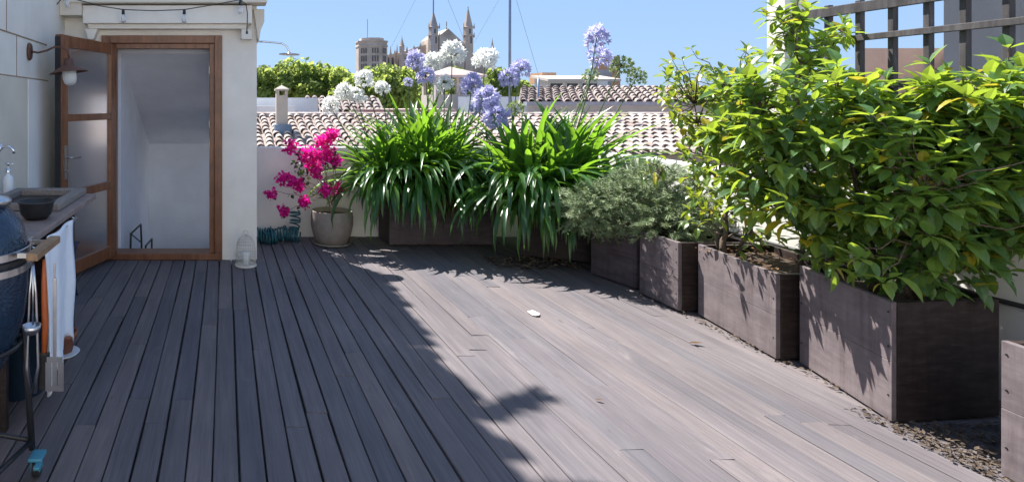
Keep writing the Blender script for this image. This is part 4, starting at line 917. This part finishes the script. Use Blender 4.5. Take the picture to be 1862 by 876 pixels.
hg = block('gabled_house', 'small house with worn tiled roof between chimney and red parapet', 562, 690, 206, 215, 21, 4.0, 'slate_blue', 178)
pk = block('pink_building', 'low pink building with a strip of red brick along its parapet', 640, 830, 199, 215, 20, 4, 'pink_plaster')
q0, q1 = P(661, 202, 20), P(727, 211, 20)
MB().box(q0.x, q1.x, 19.95, 19.998, q1.z, q0.z).build('brick_strip', 'brick_red', pk)
# roof turret
tq = nb('roof_turret', 'open rooftop turret with a pyramid tile roof before the cathedral', (P(832, 0, 30).x, 31, -11), 'turret')
X = lambda px, Y=30: P(px, 0, Y).x
Z = lambda py, Y=30: P(0, py, Y).z
MB().box(X(792), X(872), 30, 32.2, -11, Z(172)).build('base', 'city_stone', tq)
pr = MB()
for a, b in ((793, 801), (831, 836), (864, 871)):
    for y_ in (30.05, 31.9): MB().box(X(a), X(b), y_, y_ + .25, Z(172) + .002, Z(138)).build('column', 'city_stone', tq)
rp = MB(); e = [V(X(788), 29.7, Z(137)), V(X(881), 29.7, Z(137)), V(X(881), 32.5, Z(137)), V(X(788), 32.5, Z(137))]; ap = V(X(833), 31.1, Z(119))
rp.idx(e + [ap] + [p - V(0, 0, .12) for p in e], [(0, 1, 4), (1, 2, 4), (2, 3, 4), (3, 0, 4), (5, 6, 1, 0), (6, 7, 2, 1), (7, 8, 3, 2), (8, 5, 0, 3), (8, 7, 6, 5)])
rp.build('roof', 'pink_plaster', tq)
block('white_building', 'plain white building wall right of the roof turret', 833, 962, 176, 215, 26, 3, 'city_white')
# right-hand roofs
h2 = block('old_tiled_house', 'long house with a grey-brown tiled roof and gutter behind the right agapanthus', 958, 1330, 189, 215, 19, 6.5, 'city_white', 160)
q0, q1 = P(955, 185, 18.6), P(1335, 192, 18.6); MB().box(q0.x, q1.x, 18.5, 18.72, q1.z, q0.z).build('gutter', 'gutter_grey', h2)
q0, q1 = P(955, 205, 18.9), P(1335, 211, 18.9); MB().box(q0.x, q1.x, 18.8, 18.995, q1.z, q0.z).build('cornice', 'gutter_grey', h2)
aw = block('awning_house', 'white rooftop house with a pale awning over its dark windows', 972, 1105, 143, 200, 34, 5, 'city_white', wins=((1000, 1022, 152, 163), (1030, 1050, 152, 163), (1058, 1085, 152, 163)))
q0, q1 = P(982, 140, 33), P(1112, 149, 33); am = MB(); am.idx([V(q0.x, 32.2, q1.z), V(q1.x, 32.2, q1.z), V(q1.x, 34.0, q0.z), V(q0.x, 34.0, q0.z), V(q0.x, 32.2, q1.z + .12), V(q1.x, 32.2, q1.z + .12), V(q1.x, 34.0, q0.z + .12), V(q0.x, 34.0, q0.z + .12)], [(3, 2, 1, 0), (4, 5, 6, 7), (0, 1, 5, 4), (2, 3, 7, 6), (1, 2, 6, 5), (3, 0, 4, 7)])
am.build('awning', 'city_stone', aw)
q0, q1 = P(978, 133, 36), P(1003, 143, 36); MB().box(q0.x, q1.x, 35.5, 37, q1.z - .3, q0.z).build('stair_box', 'city_ochre', aw)
block('ochre_building', 'ochre block rising above the tiled roofs behind the tall violet flower', 1082, 1128, 103, 215, 40, 6, 'city_ochre', wins=((1108, 1116, 112, 122),))
block('grey_building', 'windowless grey block in front of the ochre building', 1077, 1112, 127, 215, 37, 2, 'city_grey')
sb_ = nb('stone_building', 'tall rough grey stone building behind the trellis at the top right', (12, 8.5, -11))
def wedge(t, px0, px1, py, Y, D, mat, name='wall'):
    a, b = P(px0, py, Y), P(px1, py, Y); c_ = P(px0 + 25, py, Y + D); d_ = P(px1, py, Y + D); m_ = MB(); n0 = [V(a.x, Y, -11), V(b.x, Y, -11), V(d_.x, Y + D, -11), V(c_.x, Y + D, -11)]
    m_.idx(n0 + [V(q.x, q.y, a.z) for q in n0], [(3, 2, 1, 0), (4, 5, 6, 7), (0, 1, 5, 4), (1, 2, 6, 5), (2, 3, 7, 6), (3, 0, 4, 7)]); return m_.build(name, mat, t)
wedge(sb_, 1716, 2150, -120, 8.5, 4, 'rough_stone')
bh_ = nb('brown_wall_house', 'low brown rendered house seen through the trellis', (13, 11, -11)); wedge(bh_, 1560, 1735, 88, 11, 3, 'pink_plaster')
for (px0, px1, py, Y, mat, lab) in ((500, 545, 121, 230, 'city_stone', 'far pale house above the treetops under the shower'), (548, 566, 117, 235, 'city_ochre', 'far narrow ochre house above the treetops'), (470, 492, 119, 240, 'city_white', 'far white house at the left end of the treetops')):
    block('distant_house', lab, px0, px1, py, 200, Y, 12, mat)

# ------------------------------------------------------------------ trees beyond the roofs
def crown_tree(name, label, px, py, Y, wpx, hpx, n, seed):
    r = random.Random(seed); c = P(px, py, Y); rx = wpx / F * Y; rz = hpx / F * Y
    t = thing(name, label, 'tree', (c.x, Y, -11), 'trees between the roofs and the cathedral'); f = MB(); k = []
    for i in range(16):
        d = V(r.gauss(0, 1), r.gauss(0, 1), r.gauss(0.2, .8)).normalized() * r.uniform(.35, .85)
        k.append((c + V(d.x * rx, d.y * rx * .8, d.z * rz), rx * r.uniform(.28, .5)))
    for i in range(n):
        q, s = r.choice(k); d = V(r.gauss(0, 1), r.gauss(0, 1), r.gauss(0, 1)).normalized(); p = q + d * s * r.uniform(.6, 1.08)
        f.cur = r.random(); u = (d + V(r.gauss(0, .6), r.gauss(0, .6), r.gauss(0, .6))).normalized(); a = u.orthogonal().normalized(); b = u.cross(a); ss = r.uniform(.16, .34) * Y / 60
        f.face([p - a * ss, p - b * ss * .6, p + a * ss, p + b * ss * .6])
    tr_ = MB(); tr_.tube([V(c.x, Y, -11), V(c.x + .3, Y, c.z - rz * .6), V(c.x, Y, c.z + rz * .2)], [.45, .3, .1], 8)
    for q, s in k[:7]: tr_.tube([V(c.x, Y, c.z - rz * .7), q], [.16, .05], 5)
    tr_.build('trunk', 'bark', t, smooth=True); f.build('crown', 'tree_leaf', t)
for i, (px, py, Y, w_, h_, lab) in enumerate(((492, 162, 62, 36, 42, 'green tree just right of the house wall, leftmost of the tree row'), (545, 160, 66, 42, 36, 'green tree directly behind the slim chimney'),
        (600, 163, 64, 42, 36, 'rounded green tree behind the leftmost white flower heads'), (648, 170, 58, 34, 36, 'green tree below the octagonal tower'),
        (705, 162, 56, 46, 40, 'tallest dense tree in front of the cathedral nave'), (760, 168, 60, 40, 34, 'green tree behind the violet heads left of the turret'),
        (825, 165, 66, 40, 28, 'green tree seen through the open turret'), (900, 160, 70, 34, 26, 'green tree right of the turret below the last spire'), (946, 168, 80, 22, 14, 'small green tree at the right end of the row beside the mast'))):
    crown_tree('broadleaf_tree', lab, px, py, Y, w_ * 1.3, h_ * 1.12, 5200, 20 + i)

# ------------------------------------------------------------------ cathedral
YC = 280.0
ca = thing('cathedral', 'gothic stone cathedral with two spires and an octagonal tower on the skyline', 'cathedral', (P(770, 0, YC).x, YC, -11))
cx = lambda px: P(px, 0, YC).x
cz = lambda py: P(0, py, YC).z
k_ = YC / F
def spire(part, px, hw, ytop, ybase, yshaft, n=8, dy=0.0):
    m = MB(); r_ = hw * k_; c = V(cx(px), YC + dy, 0)
    m.lathe([(r_, -11), (r_, cz(yshaft + 1)), (r_ * 1.12, cz(yshaft)), (r_ * 1.12, cz(yshaft - 1.2)), (r_ * .92, cz(yshaft - 1.5)), (r_ * .92, cz(ybase + 1)), (r_ * 1.1, cz(ybase)), (r_ * .9, cz(ybase - 1)), (r_ * .06, cz(ytop + 3)), (r_ * .14, cz(ytop + 2)), (r_ * .03, cz(ytop))], n, c)
    o = m.build(part, 'cathedral_stone', ca)
    return o, c, r_
def slit(parent, px, w_, y0, y1, dy):
    MB().box(cx(px - w_), cx(px + w_), YC + dy - .25, YC + dy + .3, cz(y1), cz(y0)).build('window', 'cathedral_dark', parent)
for px, top in ((788, 18), (851, 12)):
    o, c, r_ = spire('tower', px, 9.5, top, 50, 66, 8)
    slit(o, px + 2, 1.3, 68, 80, -r_ * .95); slit(o, px, 1.3, 54, 62, -r_ * .95)
    for s_ in (-1, 1):
        for yy, hh in ((50, 7), (66, 6)):
            m = MB(); m.lathe([(1.5 * k_, cz(yy + 3)), (1.3 * k_, cz(yy)), (.1, cz(yy - hh))], 5, V(cx(px + s_ * 9.5), YC - 1, 0)); m.build('pinnacle', 'cathedral_stone', o)
m = MB(); m.prism([(cx(797), -11), (cx(842), -11), (cx(842), cz(80)), (cx(813), cz(53)), (cx(797), cz(66))], YC - 1.5, YC + 25)
fac = m.build('gable', 'cathedral_stone', ca)
MB().lathe([(1.0 * k_, cz(55)), (1.2 * k_, cz(51)), (.5 * k_, cz(49)), (1.0 * k_, cz(46)), (.9 * k_, cz(41)), (.1, cz(39))], 6, V(cx(812), YC, 0)).build('statue', 'cathedral_stone', fac)
m = MB(); m.lathe([(.1, -.3), (5.5 * k_, -.3), (6.2 * k_, .0), (6.2 * k_, .5)], 20, V(cx(818), YC - 1.6, cz(95)), Matrix.Rotation(R(90), 4, 'X')); m.build('rose_window', 'cathedral_dark', fac)
m = MB(); m.prism([(cx(688), -11), (cx(780), -11), (cx(780), cz(80)), (cx(757), cz(86)), (cx(735), cz(94)), (cx(688), cz(103))], YC + 4, YC + 30)
nv = m.build('nave', 'cathedral_stone', ca)
for px, top, y1 in ((698, 85, 100), (706, 94, 103), (713, 83, 98), (721, 90, 97), (725, 80, 94), (743, 84, 92), (756, 82, 88), (768, 78, 84)):
    m = MB(); m.lathe([(2.1 * k_, -11), (2.0 * k_, cz(y1 + 1)), (2.3 * k_, cz(y1)), (1.4 * k_, cz(y1 - 3)), (.1, cz(top))], 4, V(cx(px), YC + 2.5, 0)); m.build('buttress', 'cathedral_stone', nv)
for px in (702, 710, 718, 739, 750, 762, 773):
    MB().box(cx(px - 1.4), cx(px + 1.4), YC + 3.8, YC + 4.2, cz(122), cz(104)).build('window', 'cathedral_dark', nv)
spire('tower', 732, 5.0, 65, 84, 100, 6, 1.0)
m = MB(); m.prism([(cx(860), -11), (cx(907), -11), (cx(906), cz(132)), (cx(890), cz(112)), (cx(860), cz(96))], YC + 2, YC + 24); m.build('aisle', 'cathedral_stone', ca)
spire('tower', 896, 5.0, 69, 96, 116, 6, 0.5)
# octagonal tower
m = MB(); c = V(cx(664), YC - 12, 0); R8 = Matrix.Rotation(R(22.5), 4, 'Z'); a8 = 25.5 * k_ / math.cos(R(22.5)) * .97
m.lathe([(a8, -11), (a8, cz(92)), (a8 * 1.04, cz(91)), (a8 * 1.04, cz(89)), (a8, cz(88)), (a8, cz(84)), (a8 * 1.06, cz(83)), (a8 * 1.06, cz(81)), (a8 * .8, cz(80.5)), (a8 * .78, cz(76)), (.1, cz(75))], 8, c, R8)
ot = m.build('octagonal_tower', 'cathedral_stone', ca)
for k in (-1, 0, 1):
    ang = R(-90) + k * R(45); nrm = V(math.cos(ang), math.sin(ang), 0); sdv = V(-nrm.y, nrm.x, 0); ap_ = a8 * math.cos(R(22.5))
    for (v0, v1) in ((94, 103), (107, 117), (121, 130)):
        for u0 in (-5.2, -0.9, 3.4):
            m = Matrix(((sdv.x, nrm.x, 0, c.x), (sdv.y, nrm.y, 0, c.y), (0, 0, 1, 0), (0, 0, 0, 1)))
            MB().box(u0 * k_, (u0 + 2.6) * k_, ap_ - .3, ap_ + .12, cz(v1), cz(v0), m).build('window', 'cathedral_dark', ot)
MB().tube([V(cx(657), YC - 12, cz(76)), V(cx(657), YC - 12, cz(42))], .12, 5).build('flagpole', 'mast_metal', ca)

# ------------------------------------------------------------------ masts with guy wires
def mast(label, px, Y, r_, ybot, guys):
    b = P(px, ybot, Y); t = thing('mast', label, 'mast', b)
    MB().tube([b, P(px, 60, Y), P(px, -120, Y)], r_, 8).build('pole', 'mast_metal', t, smooth=True)
    for (ex, ey, tx, ty) in guys:
        MB().tube([P(tx, ty, Y), P(ex, ey, Y + .3)], 0.0045 * Y / 16, 4).build('guy_wire', 'mast_metal', t)
mast('tall blue-grey antenna mast rising out of the photo above the roofs', 927, 16, 0.036, 215, [(980, 140, 930, -30), (862, 78, 925, -30)])
mast('thinner antenna mast standing in front of the left cathedral spire', 788, 24, 0.028, 205, [(712, 85, 786, -60), (845, 75, 790, -60)])
mast('short dark pole on the old tiled roof right of the tall mast', 979, 19.5, 0.03, 212, [])
bpy.data.objects['mast.002'].children[0].data.transform(Matrix.Diagonal((1, 1, 0.21, 1)))
print('objects', len(bpy.data.objects), 'faces', sum(len(m.polygons) for m in bpy.data.meshes))
